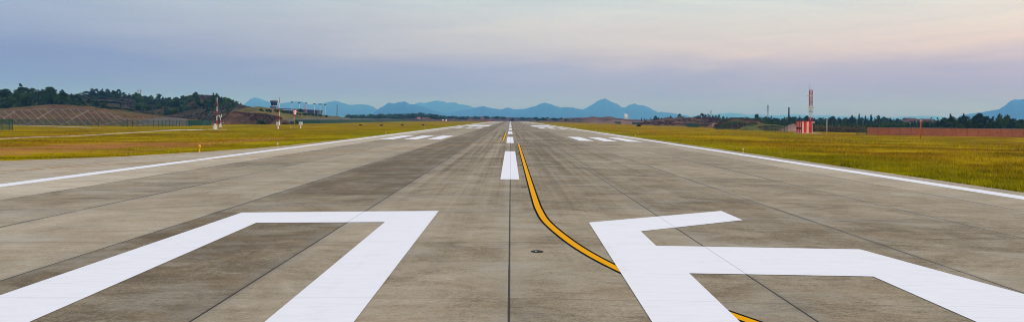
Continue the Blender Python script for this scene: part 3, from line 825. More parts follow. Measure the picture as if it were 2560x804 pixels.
# right side
gD = 'trees on top of the broad brown hill'
for u, v, w, k in ((1699,284,8,'round'),(1755,282.5,11,'round'),(1763,285,9,'pine'),(1771,284.5,8,'round'),(1782,287,8,'pine'),(1790,288,9,'round'),(1798,286.5,8,'round'),(1808,290,9,'round'),(1817,291,8,'pine'),(1826,293,8,'round'),(1745,288,8,'round'),(1838,292,9,'round'),(1848,291,9,'bush'),(1856,293,7,'round')):
    lb = 'lone small tree standing left of the tree line on the brown hill' if u == 1699 else 'tree of the low line on top of the broad brown hill'
    tree_at(k, u, v, 640, h2, w, lb, gD)
for i, (u, v, w, k) in enumerate(((1604,293,7,'spire'),(1611,294,6,'spire'),(1617,295,6,'spire'),(1627,292,7,'spire'),(1638,289.5,14,'round'),(1646,293,8,'round'),(1654,294,8,'pine'),(1663,293.5,8,'round'),(1677,289.5,10,'round'),(1670,294,8,'round'))):
    lb = {4: 'round tree, broadest of the dark row right of the white silo', 8: 'round tree at the right end of the dark row beyond the silo'}.get(i, 'small dark tree in the row between the white silo and the brown hill')
    tree_at(k, u, v, 900, None, w, lb, 'dark row of trees right of the white silo')
tree_at('bush', 1597, 309, gp(1597,316.3)[1], None, 6, 'lone dark bush on the far right grass', None, 1)
gE = 'trees behind the brown mound and the striped hut'
tree_at('round', 1891, 285, 480, rb, 18, 'large round tree standing highest above the brown mound', gE, 1)
tree_at('bush', 1870, 291.5, 470, rb, 18, 'reddish-brown low crown above the brown mound', gE, 2)
S3 = [(1900,293),(1925,289),(1950,298),(1968,291),(1985,291),(2000,300),(2010,302)]
for i in range(17):
    u = 1902+i*6.6; v = skyline(S3, u)
    tree_at(random.choice(['round','round','pine']), u, v+random.uniform(-1.5,3), random.uniform(450,520), rb, random.uniform(10,16), 'dark tree in the belt between the brown mound and the striped hut', gE)
for i in range(10):
    u = 1915+i*9; X = azX(u, 395)
    tree_at('bush', u, 303+random.uniform(-2,3), 395, None, random.uniform(9,13), 'green bush in the thicket left of the striped hut', 'bushes left of the striped hut')
gF = 'trees behind the dry reeds right of the striped hut'
S4 = [(1990,296),(2003,289),(2025,291),(2040,297),(2060,294),(2080,292),(2110,295),(2130,288),(2145,284),(2160,291),(2180,286),(2190,290),(2230,294),(2260,296),(2300,299),(2340,300),(2365,302)]
for i in range(46):
    u = 1992+i*8.1+random.uniform(-2,2); v = skyline(S4, u)
    back = i % 2
    k = 'spire' if abs(u-2148) < 18 or abs(u-2180) < 14 else random.choice(['round','round','pine'])
    tree_at(k, u, v+random.uniform(-2,3)+(0 if back else 6), 600 if back else 510, rb, random.uniform(13,19), 'bluish dark tree in the far belt between the striped hut and the orange pole', gF)
for i in range(24):
    u = 2062+i*11.+random.uniform(-3,3); Y = random.uniform(330,370)
    if u > 2300: Y -= 30
    tree_at(random.choice(['bush','round','bush']), u, 307+random.uniform(-4,4), Y, None, random.uniform(13,20), 'dark green bush in the hedge-like row behind reeds and brick wall', 'hedge-like bushes behind reeds and wall')
gG = 'trees crowding behind the right half of the brick wall'
S5 = [(2300,312),(2340,304),(2360,292),(2375,286.5),(2392,290),(2400,293),(2410,284.5),(2420,292),(2440,286),(2450,281.5),(2460,290),(2475,291),(2490,287),(2500,284),(2515,285),(2530,294),(2545,299),(2580,298),(2700,294)]
for i in range(62):
    u = 2318+i*5.7+random.uniform(-2,2); v = skyline(S5, u); lay = i % 3
    Y = 300+lay*28 if u > 2400 else 315+lay*22
    lb = 'dark green tree in the thick belt behind the right half of the brick wall'
    tree_at(random.choice(['round','round','pine']), u, v+random.uniform(-1,4)+(2-lay)*7, Y, rk if u < 2480 else None, random.uniform(20,30), lb, gG)
tree_at('pine', 2409, 284, 335, rk, 18, 'broad pine standing out alone above the brick wall, left of the blue mountain', gG, 0)
tree_at('pine', 2376, 285.5, 340, rk, 22, 'wide dark pine, first tall one from the left behind the brick wall', gG, 3)

for i in range(22):
    u = 2184+i*8.+random.uniform(-2,2)
    tree_at(random.choice(['round','round','bush']), u, 303+random.uniform(-3,2.5), random.uniform(430,480), rb, random.uniform(11,16), 'dark tree in the low row beneath the two distant houses', 'low row of trees beneath the distant houses')
# masses nobody could count
def foliage_mass(name, label, spots, mat, leaf, per, cat='scrub'):
    Cs = []; Ss = []
    for (x, y, z, r, hz) in spots:
        d = rng.normal(size=(per,3)); d /= np.linalg.norm(d, axis=1)[:,None]; d[:,2] = np.abs(d[:,2])
        Cs.append(np.array([x,y,z])+d*np.array([r,r,hz])*rng.uniform(.3,1,per)[:,None]); Ss.append(leaf*rng.uniform(.6,1.4,per))
    o = link(name, sheet_mesh(name, leaf_quads(np.concatenate(Cs), np.concatenate(Ss)), 4, mat))
    return meta(o, label, cat, kind='stuff')
def on_hill(h, n, u0_, u1_, t0, t1, rr, hh):
    out = []
    for _ in range(n):
        u = random.uniform(u0_, u1_); v, D = interp(h.pts, u); Y = D-h.front*random.uniform(t0, t1); X = azX(u, Y)
        if noise.noise(Vector((X*.03, Y*.03, 5.))) < -.08: continue
        r_ = random.uniform(*rr); out.append((X, Y, h.h(X, Y)-.2, r_, r_*hh))
    return out
foliage_mass('scrub', 'dark scrub covering the ridge on the left', on_hill(ridge, 1300, 300, 690, .05, .9, (1.2,3.4), .8), SCRUBM, .8, 26)
foliage_mass('scrub', 'thin dry tufts dotted over the lattice embankment', on_hill(emb, 420, -60, 520, -.1, .95, (.4,1.1), .35), SCRUBR, .35, 26)
foliage_mass('scrub', 'rusty brush hanging over the reddish cut face', on_hill(cut, 420, 550, 722, -.3, .95, (.7,1.8), .8), SCRUBR, .5, 40)
foliage_mass('scrub', 'brown scrub on the broad hill at the right', on_hill(h2, 480, 1600, 1830, 0, .9, (1.0,2.6), .7), SCRUBR, .7, 26)
foliage_mass('scrub', 'brown and purple brush on the rounded mound', on_hill(h3, 420, 1790, 1940, 0, .95, (.7,1.9), .8), SCRUBR, .5, 34)
foliage_mass('scrub', 'dark green bushes scattered on the rounded brown mound', on_hill(h3, 70, 1795, 1935, 0, .9, (1.2,2.4), 1.0), LEAF_M, .6, 50)
foliage_mass('scrub', 'green low brush on the shoulder by the pink wedge', on_hill(h3b, 420, 1850, 2000, 0, .9, (.6,1.4), .6), REEDM, .45, 30)
reeds = []
for _ in range(330):
    u = random.uniform(2034, 2166); Y = random.uniform(300, 326); X = azX(u, Y); reeds.append((X, Y, zg(X), random.uniform(.8,1.6), random.uniform(2.0,3.2)))
foliage_mass('reeds', 'dry brown reeds between the striped hut and the brick wall', reeds, REEDM, .5, 34, 'reeds')
spots = []
WS = [(865,285),(900,286),(945,284),(980,284.5),(1010,283),(1050,280.5),(1070,282),(1105,289),(1140,290),(1180,290.5),(1215,290),(1260,292),(1290,292),(1340,293),(1400,294.5),(1450,294)]
for i in range(300):
    u = random.uniform(850, 1110) if i < 210 else random.uniform(1105, 1455); v = skyline(WS, u); Y = random.uniform(1050, 1330)
    X = azX(u, Y); zt = topz(u, v+abs(random.gauss(0,2.5))-.5, Y); zb = max(zg(X), farl.h(X, Y))
    if zt-zb > 1.5: spots.append((X, Y, zb, random.uniform(3,5.5), zt-zb))
foliage_mass('far_wood', 'dark blue-green wood on the far left horizon below the mountains', spots, LEAF_D, 2.0, 60, 'wood')
spots = []
for i in range(220):
    u = random.uniform(1700, 2600); Y = random.uniform(900, 1100); X = azX(u, Y); zt = topz(u, random.uniform(292,298)+(u-2000)*.004, Y); spots.append((X, Y, zg(X), random.uniform(5,9), max(3, zt-zg(X))))
foliage_mass('far_wood', 'hazy blue wood low on the far right horizon', spots, LEAF_D, 2.6, 60, 'wood')

# grass blades near the pavement
def blades(regions, name, label):
    V = []
    for (x0_, x1_, y0_, y1_, n, h0, h1) in regions:
        X = rng.uniform(x0_, x1_, n); Y = rng.uniform(y0_, y1_, n)
        keep = np.ones(n, bool)
        if x0_ < 0:
            fx = np.interp(Y, [f[1] for f in fillet], [f[0] for f in fillet]); keep = (X < fx-.05) & ~((X > -52) & (X < -38.5) & (Y < 90) & (rng.uniform(0,1,n) < .93)) & ~((X > -83) & (X < -73) & (Y < 135) & (Y > 100) & (rng.uniform(0,1,n) < .8))
        # clumpy growth
        cl = np.array([noise.noise(Vector((a*.35, b*.35, 2.))) for a, b in zip(X, Y)])
        cl2 = np.array([noise.noise(Vector((a*.09, b*.12, 9.))) for a, b in zip(X, Y)])
        hgt = rng.uniform(h0, h1, n)*(1+1.3*cl+1.2*cl2); keep &= (hgt > .04)
        X, Y, hgt = X[keep], Y[keep], hgt[keep]; n2 = len(X)
        ang = rng.uniform(0, math.pi, n2); w = hgt*.11+.008
        Z = np.array([zg(a) for a in X])-.04
        lean = rng.normal(0, .25, (n2, 2))*hgt[:,None]
        a = np.stack([X-np.cos(ang)*w, Y-np.sin(ang)*w, Z], 1); b = np.stack([X+np.cos(ang)*w, Y+np.sin(ang)*w, Z], 1)
        c = np.stack([X+lean[:,0], Y+lean[:,1], Z+hgt], 1)
        V.append(np.stack([a, b, c], 1).reshape(-1,3))
    o = link(name, sheet_mesh(name, np.concatenate(V), 3, BLADE)); return meta(o, label, 'grass', kind='stuff')
blades([(23.4, 34, 24, 60, 60000, .05, .24), (34, 60, 38, 80, 52000, .05, .24), (23.4, 60, 60, 120, 34000, .06, .22), (60, 95, 60, 130, 14000, .10, .28), (23.4, 100, 120, 220, 9000, .12, .3)],
       'grass', 'olive grass growing along the right edge of the runway')
blades([(-60, -24, 40, 80, 40000, .03, .13), (-75, -24, 80, 130, 26000, .04, .16), (-110, -60, 70, 160, 12000, .05, .18)],
       'grass', 'green grass growing along the left edge of the pavement')

# ------------------------------------------------------------------ runway edge lights
EL = {}
def edge_light(x, y, label, s=1.):
    if not EL:
        m_ = MB(); m_.lathe([(.14,-.1),(.14,.02),(.07,.05),(.055,.28),(.09,.32),(.09,.36)], 14); EL['stem'] = m_.mesh('stem', YMET, True)
        m_ = MB(); m_.lathe([(.075,.36),(.095,.40),(.10,.47),(.07,.54),(.01,.57)], 14); EL['lens'] = m_.mesh('lens', LENS, True)
    r = empty('edge_light', (x, y, zg(x)-.03), 0, label=label, cat='runway light', group='elevated lights along the runway edges')
    r.scale = (s*.72,)*3
    link('stem', EL['stem'], r); link('lens', EL['lens'], r)
ordn = ['nearest', 'second', 'third', 'fourth', 'fifth', 'sixth', 'seventh', 'eighth']
for k in range(12):
    y = 69.3+60*k
    lb = f'{ordn[k]} yellow-based runway light on the right edge, in grass beside the white stripe' if k < 5 else 'tiny runway light far along the right edge'
    edge_light(23.42, y, lb, 1.1)
    y = 71.5+62*k; lb = f'{ordn[k]} yellow-based runway light on the left edge, beyond the taxiway corner' if k < 5 else 'tiny runway light far along the left edge'
    edge_light(-24.2, y, lb, 1.1)
x, y = gp(501,379.5)
r = empty('marker_post', (x, y-.2, zg(x)), 0, label='small all-yellow marker at the corner of grass and taxiway fillet', cat='marker')
m_ = MB(); m_.lathe([(.10,-.1),(.10,.03),(.055,.06),(.05,.34)], 12); m_.build('stem', YMET, r, True)
m_ = MB(); m_.lathe([(.06,.34),(.12,.38),(.12,.58),(.05,.64)], 12); m_.build('cap', YMET, r, True)

# approach-slope units: four boxes on yellow legs
PX = {}
for i, (u, v) in enumerate(((902,318),(954,318.5),(1006,318),(1058,317.5))):
    x, y = gp(u, v)
    r = empty('approach_light_unit', (x, y, zg(x)), 0, label=f'{["leftmost","second from left","third from left","rightmost"][i]} of four dark-topped boxes on yellow legs in the left grass', cat='light unit', group='four approach slope light boxes')
    if not PX:
        m_ = MB(); m_.box(-.55,.55,-.5,.5,.55,.98); m_.box(-.6,.6,-.62,.5,.98,1.02); PX['h'] = m_.mesh('housing', simple('brown_housing', (.22,.09,.03), .6))
        m_ = MB(); m_.tube((0,0,-.2),(0,0,.56),.05,n=8); PX['l'] = m_.mesh('leg', YMET)
        m_ = MB(); m_.box(-.42,.42,-.53,-.5,.64,.88); PX['g'] = m_.mesh('lens', DARKM)
    link('housing', PX['h'], r); link('lens', PX['g'], r)
    for sx in (-.4, .4):
        l = link('leg', PX['l'], r); l.location = (sx, 0, 0)

# ------------------------------------------------------------------ wind mast on the left
def banded_pole(parent, x, y, r0, r1, H, n, first, name='mast_section', z0=0.):
    for i in range(n):
        m_ = MB(); a = z0+(H-z0)*i/n; b = z0+(H-z0)*(i+1)/n
        m_.tube((x,y,a), (x,y,b), r0+(r1-r0)*i/n, r0+(r1-r0)*(i+1)/n, 10, True)
        m_.build(name, RED if (i % 2 == 0) == first else WPAINT, parent)
x, y = gp(542,323.5); z = zg(x); s = y/F
r = empty('wind_mast', (x, y, z), 0, label='tall red and white banded guyed weather mast in the left grass', cat='mast')
banded_pole(r, 0, 0, .12, .08, 8.9, 7, False)
m_ = MB(); m_.tube((0,0,8.9),(0,0,9.7),.03); m_.beam((-.35,0,9.3),(.35,0,9.3),.04); m_.build('wind_vane', DARKM, r)
m_ = MB(); m_.box(-.62,-.20,-.3,.3,0,1.55); m_.box(-.68,-.14,-.36,.36,1.55,1.62); m_.build('cabinet', WPAINT, r)
m_ = MB(); m_.box(-1.0,-.62,-.25,.25,0,.95); m_.box(-1.04,-.6,-.3,.3,.95,1.0); m_.build('cabinet', CREAM, r)
for (gx, gy, zt) in ((-3.9,-1.5,8.0),(2.6,-2.2,8.0),(1.2,3.4,8.0),(-3.9,-1.5,5.6),(2.6,-2.2,5.6)):
    m_ = MB(); m_.tube((0,0,zt),(gx,gy,0),.014,n=5); m_.build('guy_wire', GALV, r)
m_ = MB(); m_.box(-2.2,2.4,-1.2,1.2,-.1,.05); m_.build('base_slab', SLAB, r)
x, y = gp(551,323.2)
r = empty('weather_sensor_post', (x, y, zg(x)), 0, label='short red and white sensor post standing right of the tall wind mast', cat='sensor')
banded_pole(r, 0, 0, .09, .07, 3.5, 4, True)
m_ = MB(); m_.box(-.24,.2,-.2,.2,.55,1.45); m_.build('cabinet', WPAINT, r)
m_ = MB(); m_.beam((-.45,0,3.5),(.45,0,3.5),.07); m_.lathe([(.02,3.5),(.16,3.6),(.17,3.9),(.03,4.0)],10,(-.4,0,0)); m_.lathe([(.02,3.5),(.10,3.6),(.10,4.1),(.03,4.2)],10,(.2,0,0)); m_.build('sensor_head', WPAINT, r, True)
m_ = MB(); m_.beam((0,0,1.9),(.75,-.1,1.9),.05); m_.box(.55,.95,-.2,.1,1.8,2.0); m_.build('side_sensor', GALV, r)

# visibility sensors: white box on a white post
for i, (u, v, lb) in enumerate(((695.5,321.6,'white box on a white post right beside the slim red and white mast'), (751.5,320.6,'white box on a white post right of the windsock'))):
    x, y = gp(u, v)
    r = empty('equipment_box', (x, y, zg(x)), 0, label=lb, cat='equipment box', group='white equipment boxes on posts')
    m_ = MB(); m_.lathe([(.26,-.1),(.26,.06),(.2,.08),(.17,1.05)], 12); m_.build('post', WPAINT, r, True)
    m_ = MB(); m_.box(-.46,.46,-.34,.34,1.0,1.95); m_.box(-.5,.5,-.38,.38,1.95,2.03); m_.build('cabinet', WPAINT, r)
    m_ = MB(); m_.box(-.38,.38,-.36,-.34,1.1,1.85); m_.box(.28,.33,-.39,-.36,1.4,1.55); m_.build('door', simple('grey_white_door', (.62,.62,.6), .5), r)
x, y = gp(692.5,321)
r = empty('slim_mast', (x, y+2, zg(x)), 0, label='slim red and white banded mast before the control tower', cat='mast')
banded_pole(r, 0, 0, .09, .07, 9.0, 7, True)
m_ = MB(); m_.tube((0,0,9.0),(0,0,9.6),.03); m_.beam((-.3,0,9.4),(.25,0,9.4),.05); m_.build('wind_vane', DARKM, r)

# windsock, blowing towards the runway camera side
x, y = gp(736.5,320)
r = empty('windsock', (x, y, zg(x)), R(-70), label='red and white windsock hanging from a yellow pole', cat='windsock')
m_ = MB(); m_.tube((0,0,-.1),(0,0,5.4),.075,.05,10); m_.build('pole', YMET, r, True)
m_ = MB(); m_.lathe([(.22,-.1),(.22,.08),(.1,.12)],12); m_.build('base', SLAB, r)
ax = Vector((.93, 0, -.37)).normalized(); c0 = Vector((-.1,0,5.35)); up = Vector((.37,0,.93)).normalized(); sd = Vector((0,1,0))
for i in range(5):
    m_ = MB(); L0, L1 = i*.55, (i+1)*.55; ra, rb_ = .58-.065*i, .58-.065*(i+1); n = 14; vs = []
    for L, q in ((L0, ra), (L1, rb_)):
        cc = c0+ax*L+Vector((0,0,-.05*L*L))
        for k in range(n):
            t = 2*math.pi*k/n; vs.append(cc+up*math.cos(t)*q+sd*math.sin(t)*q)
    m_.add(vs, [(k,(k+1)%n,n+(k+1)%n,n+k) for k in range(n)])
    m_.build('sock_band', RED if i % 2 == 0 else WPAINT, r, True)
m_ = MB()
for k in range(14):
    t0, t1 = 2*math.pi*k/14, 2*math.pi*(k+1)/14
    m_.tube(c0+up*math.cos(t0)*.59+sd*math.sin(t0)*.59, c0+up*math.cos(t1)*.59+sd*math.sin(t1)*.59, .035, n=6)
m_.build('hoop', RED, r)
m_ = MB(); m_.tube((.05,0,4.2),(2.6,-1.0,0),.015,n=5); m_.build('guy_wire', GALV, r)
x, y = gp(727,320.6)
r = empty('short_stake', (x, y, zg(x)), 0, label='tiny white stake in the grass left of the windsock pole', cat='stake')
m_ = MB(); m_.tube((0,0,-.1),(0,0,.75),.05,n=8); m_.build('stem', WPAINT, r); m_ = MB(); m_.lathe([(.06,.6),(.07,.62),(.07,.7),(.06,.72)],8); m_.build('collar', GALV, r)

# tiny far items by the left edge
for i, (u, v, lb) in enumerate(((1107.5,303.6,'tiny white and orange equipment box on the far left horizon grass'), (1115.5,303.2,'tiny white box right of the orange one on the far left grass'))):
    x, y = gp(u, v)
    r = empty('equipment_box', (x, y, zg(x)), 0, label=lb, cat='equipment box')
    m_ = MB(); m_.box(-.8,.8,-.6,.6,.1,1.7); m_.build('cabinet', ORANGE if i == 0 else WPAINT, r); m_ = MB(); m_.add([(-1,-.8,1.7),(1,-.8,1.7),(1,.8,1.7),(-1,.8,1.7),(-.9,0,2.3),(.9,0,2.3)],[(0,1,5,4),(2,3,4,5),(1,2,5),(3,0,4),(3,2,1,0)]); m_.build('roof', WPAINT, r)
x, y = -38., 700.
r = empty('red_sign', (azX(1225,y), y, zg(x)), 0, label='small red and white striped board at the far left edge of the runway', cat='sign')
for i in range(4):
    m_ = MB(); m_.box(-.7,.7,-.1,.1,.5+i*.35,.85+i*.35); m_.build('stripe_board', RED if i % 2 else ORANGE, r)
for sx in (-.5,.5):
    m_ = MB(); m_.tube((sx,.12,-.1),(sx,.12,.52),.08,n=8); m_.build('leg', GALV, r)

# ------------------------------------------------------------------ control tower, terminal, apron lights
Y = 920.; X = azX(684.5, Y)
r = empty('control_tower', (X, Y, zg(X)), 0, label='blue-grey airport control tower with dark glazed cab above the olive berm', cat='tower')
zt = topz(684, 252, Y)-zg(X)
m_ = MB(); m_.box(-4.0,4.0,-4,4,0,zt-7.2); m_.build('shaft', simple('tower_cladding', (.13,.20,.28), .5), r)
m_ = MB()
for k in range(6): m_.box(-3.4+k*1.2,-2.9+k*1.2,-4.06,-4.0,3,zt-8.5)
m_.build('window_strip', DGLASS, r)
m_ = MB(); m_.lathe([(4.4,zt-7.2),(4.9,zt-6.6),(4.9,zt-6.2)],8); m_.build('gallery', PALEW, r)
m_ = MB(); m_.lathe([(3.9,zt-6.2),(4.7,zt-2.3)],8); m_.build('cab_glass', DGLASS, r)
m_ = MB(); m_.lathe([(5.1,zt-2.3),(5.3,zt-1.4),(5.0,zt),(3.8,zt+.3)],8); m_.build('roof', DARKM, r)
m_ = MB(); m_.box(-2.2,1.6,-4.1,-3.95,zt-10.5,zt-9.2); m_.build('balcony', ROOFR, r)
m_ = MB(); m_.tube((2.6,0,zt),(2.6,0,zt+4),.12); m_.tube((-1,0,zt),(-1,0,zt+1.5),.08); m_.beam((2.0,0,zt+3.2),(3.2,0,zt+3.2),.15); m_.build('antenna', DARKM, r)
Y = 940.; xa, xb = azX(697,Y), azX(799,Y); xm = (xa+xb)/2
r = empty('terminal_building', (xm, Y, zg(xm)), 0, label='long dark blue-grey terminal building behind the grass berm', cat='building')
w2 = (xb-xa)/2; g = zg(xm)
mA = MB(); mA.box(-w2,w2,-12,12,0,topz(780,276,Y)-g); mA.build('wall', BWALL, r)
mA = MB(); P = []
for k in range(13):
    t = k/12; xx = -w2-1+(2*w2+2)*t; u = 697+102*t; P.append((xx, topz(u, 270.5+4.5*t**1.5, Y)-g))
vs = []; 
for (xx, zz) in P: vs += [(xx,-14,zz-1.4),(xx,-14,zz-.5),(xx,14,zz),(xx,14,zz-1.4)]
fs = []
for k in range(12):
    a = k*4; b2 = a+4; fs += [(a,b2,b2+1,a+1),(a+1,b2+1,b2+2,a+2),(a+2,b2+2,b2+3,a+3),(a+3,b2+3,b2,a)]
fs += [(0,1,2,3),(51,50,49,48)]
mA.add(vs, fs); mA.build('roof', BROOF, r)
mA = MB()
for k in range(17): mA.box(-w2+2+k*3.2,-w2+4.3+k*3.2,-12.08,-12.0,4,9.5)
mA.build('window', DGLASS, r)
for i, (u, v) in enumerate(((729.5,254),(748,256),(765,256.7),(785.5,258.6),(800,259.3),(813,260.8))):
    Y = 780+i*22; X = azX(u, Y); zz = zg(X); H = topz(u, v, Y)-zz
    r = empty('floodlight_mast', (X, Y, zz), 0, label=f'{["leftmost","second","third","fourth","fifth","rightmost"][i]}{"" if i in (0,5) else " from left"} of six tall white apron floodlight masts', cat='light mast', group='apron floodlight masts')
    m_ = MB(); m_.tube((0,0,-.2),(0,0,H-.6),.22,.15,10); m_.build('pole', WPAINT, r, True)
    m_ = MB(); m_.lathe([(.4,H-1.3),(1.3,H-1.0),(1.5,H-.3),(.8,H+.1)],10); m_.build('lamp_head', DARKM, r)
    m_ = MB(); m_.lathe([(.9,0),(.9,.6),(.5,.8)],10,(0,0,-.2)); m_.build('base', SLAB, r)
# apron vehicles and clutter seen as pale blocks right of the berm
for i, (u, v, w, c) in enumerate(((806,291.5,5,WPAINT),(826,291.8,7,WPAINT),(833,292.5,4,ROOFR))):
    Y = 900.; X = azX(u, Y); z0 = topz(u, v+3, Y)
    r = empty('apron_shed', (X, Y, zg(X)), 0, label=['small white shed at the foot of the rightmost floodlight mast','wider white shed right of the floodlight masts','small red-brown shed beside the wider white one'][i], cat='shed')
    g = zg(X); hh = topz(u, v, Y)-g
    m_ = MB(); m_.box(-w/2,w/2,-2,2,0,hh); m_.build('wall', c, r)
    m_ = MB(); m_.add([(-w/2-.3,-2.3,hh),(w/2+.3,-2.3,hh),(w/2+.3,2.3,hh),(-w/2-.3,2.3,hh),(-w/2-.3,0,hh+.8),(w/2+.3,0,hh+.8)],[(0,1,5,4),(2,3,4,5),(1,2,5),(3,0,4),(3,2,1,0)]); m_.build('roof', GALV, r)
    m_ = MB(); m_.box(-.6,.6,-2.08,-2.0,hh-2,hh-.6); m_.build('window', DGLASS, r)

# ------------------------------------------------------------------ lattice masts
def lattice(parent, H, w0, w1, n, mats, name='lattice_section', lw=.12, z0=0., full=False):
    """square lattice, one mesh per paint section"""
    secs = len(mats)
    for s_ in range(secs):
        m_ = MB(); k0, k1 = int(n*s_/secs), int(n*(s_+1)/secs)
        for k in range(k0, k1):
            a, b = z0+(H-z0)*k/n, z0+(H-z0)*(k+1)/n; wa_, wb = w0+(w1-w0)*k/n, w0+(w1-w0)*(k+1)/n
            ca = [(-wa_,-wa_,a),(wa_,-wa_,a),(wa_,wa_,a),(-wa_,wa_,a)]; cb = [(-wb,-wb,b),(wb,-wb,b),(wb,wb,b),(-wb,wb,b)]
            for i in range(4):
                j = (i+1) % 4
                m_.beam(ca[i], cb[i], lw); m_.beam(cb[i], cb[j], lw*.7); m_.beam(ca[i], cb[j], lw*.6)
                if full: m_.beam(ca[j], cb[i], lw*.6)
        m_.build(name, mats[s_], parent)
def mast(u, vtop, Y, hill, label, w0, w1, mats, top=True, n=12, lw=.2, plat=()):
    X = azX(u, Y); z0 = max(zg(X), hill.h(X, Y) if hill else -9)-.3; H = topz(u, vtop, Y)-z0
    r = empty('lattice_mast', (X, Y, z0), R(20), label=label, cat='mast')
    lattice(r, H, w0, w1, n, mats, lw=lw)
    for i, f_ in enumerate(plat):
        m_ = MB(); m_.lathe([(w1*2.0,H*f_),(w1*2.4,H*f_+.2),(w1*2.4,H*f_+.9),(w1*1.8,H*f_+1.0)],8); m_.build('antenna_ring', GALV, r)
    m_ = MB(); m_.tube((0,0,H),(0,0,H+1.6),.06); m_.build('lightning_rod', GALV, r)
    return r
mast(344.5, 224.5, 700, ridge, 'left one of twin slender masts behind the hilltop trees', .45, .3, [GALV, GALV], n=10, lw=.10, plat=(.93,))
mast(350.8, 224, 705, ridge, 'right one of twin slender masts, with reddish sections', .5, .35, [GALV, RED, GALV, RED], n=12, lw=.13, plat=(.9,))
mast(843, 260.5, 1500, None, 'hazy lattice mast right of the floodlight masts', 1.5, .8, [DARKM], n=8, lw=.30)
mast(762, 262.5, 850, None, 'thin mast with red panels left of the third floodlight mast', .5, .4, [GALV, GALV, RED], n=10, lw=.12)
mast(766.3, 263.5, 852, None, 'thin mast with red panels right beside the third floodlight mast', .5, .4, [GALV, GALV, RED], n=10, lw=.12)
mast(1777, 276, 1000, None, 'small far mast above the trees of the broad brown hill', .7, .4, [GALV], n=8, lw=.18, plat=(.92,))
mast(1919.5, 263.5, 760, None, 'pale lattice mobile mast with ringed antennas above the right tree belt', .8, .5, [GALV], n=10, lw=.13, plat=(.95,.85,.74))
Y = 820; X = azX(1972, Y)
r = empty('chimney', (X, Y, zg(X)), 0, label='slim dark chimney left of the red and white tower', cat='chimney')
H = topz(1972, 268.5, Y)-zg(X)
m_ = MB(); m_.tube((0,0,-.3),(0,0,H-.6),1.15,.78,14); m_.build('stack', simple('sooty_brick', (.045,.035,.035), .9), r, True)
m_ = MB(); m_.lathe([(.85,H-.8),(.95,H-.7),(.95,H),(.7,H+.05)],14); m_.build('rim', DARKM, r)
Y = 1900; X = azX(1565.5, Y); g = zg(X); H = topz(1565, 284.5, Y)-g
r = empty('white_silo', (X, Y, g), 0, label='hazy white twin-storey silo block below the double-summit mountain', cat='silo')
m_ = MB(); m_.tube((-2.2,0,0),(-2.2,0,H),3.0,3.0,18); m_.build('silo_drum', WPAINT, r, True)
m_ = MB(); m_.tube((3.0,1,0),(3.0,1,H*.9),2.6,2.6,18); m_.build('silo_drum', PALEW, r, True)
m_ = MB(); m_.box(-4.8,4.8,-1,1,H,H+.6); m_.build('walkway', GALV, r)

# distant houses
def house(u, v0, v1, w, Y, label, wall, roof, hip=False):
    X = azX(u, Y); g = zg(X); H = topz(u, v1, Y)-g; top = topz(u, v0, Y)-g; hw = w/2*Y/F
    r = empty('house', (X, Y, g), R(-6), label=label, cat='house')
    m_ = MB(); m_.box(-hw,hw,-5,5,0,H); m_.build('wall', wall, r)
    m_ = MB(); i = hw*.35 if hip else 0
    m_.add([(-hw-.5,-5.6,H),(hw+.5,-5.6,H),(hw+.5,5.6,H),(-hw-.5,5.6,H),(-hw-.5+i,0,top),(hw+.5-i,0,top)],[(0,1,5,4),(2,3,4,5),(1,2,5),(3,0,4),(3,2,1,0)]); m_.build('roof', roof, r)
    nW = max(2, int(hw*2/3.2))
    wm = MB(); wm.box(-.6,.6,-.04,0,-.8,.8); me = wm.mesh('window', DGLASS)
    for k in range(nW):
        for zz in (H-1.8, H-5.0):
            if zz > 1:
                c = link('window', me, r); c.location = (-hw+(k+.5)*2*hw/nW, -5.0, zz)
house(2274, 294.5, 297, 20, 560, 'pinkish house with a flat dark roof above the right tree belt', simple('pink_render', (.42,.22,.18), .8), BROOF)
house(2313, 295.5, 299, 24, 560, 'long house with a blue-grey roof right of the pinkish one', simple('red_render', (.40,.16,.12), .8), simple('blue_roof', (.10,.14,.20), .7), True)
house(1047, 292, 295.5, 5, 1050, 'tiny white house in front of the far left wood', WPAINT, ROOFR)

# ------------------------------------------------------------------ striped hut and tower
x0, y0 = gp(2005, 333.2); g = zg(x0); k = y0/F
r = empty('striped_hut', (x0, y0, g), R(20), label='red and cream vertically striped equipment hut at the right grass edge', cat='hut')
Lr, Ll, Hh = 30*k, 20.3*k, 29.5*k
mb = MB()
def stripes(n, L, face):
    for i in range(n):
        mb.slot = (i+ (0 if face == 'r' else 1)) % 2
        a, b = L*i/n, L*(i+1)/n
        if face == 'r': mb.add([(a,0,0),(b,0,0),(b,0,Hh),(a,0,Hh)], [(0,1,2,3)])
        else: mb.add([(0,b,0),(0,a,0),(0,a,Hh),(0,b,Hh)], [(0,1,2,3)])
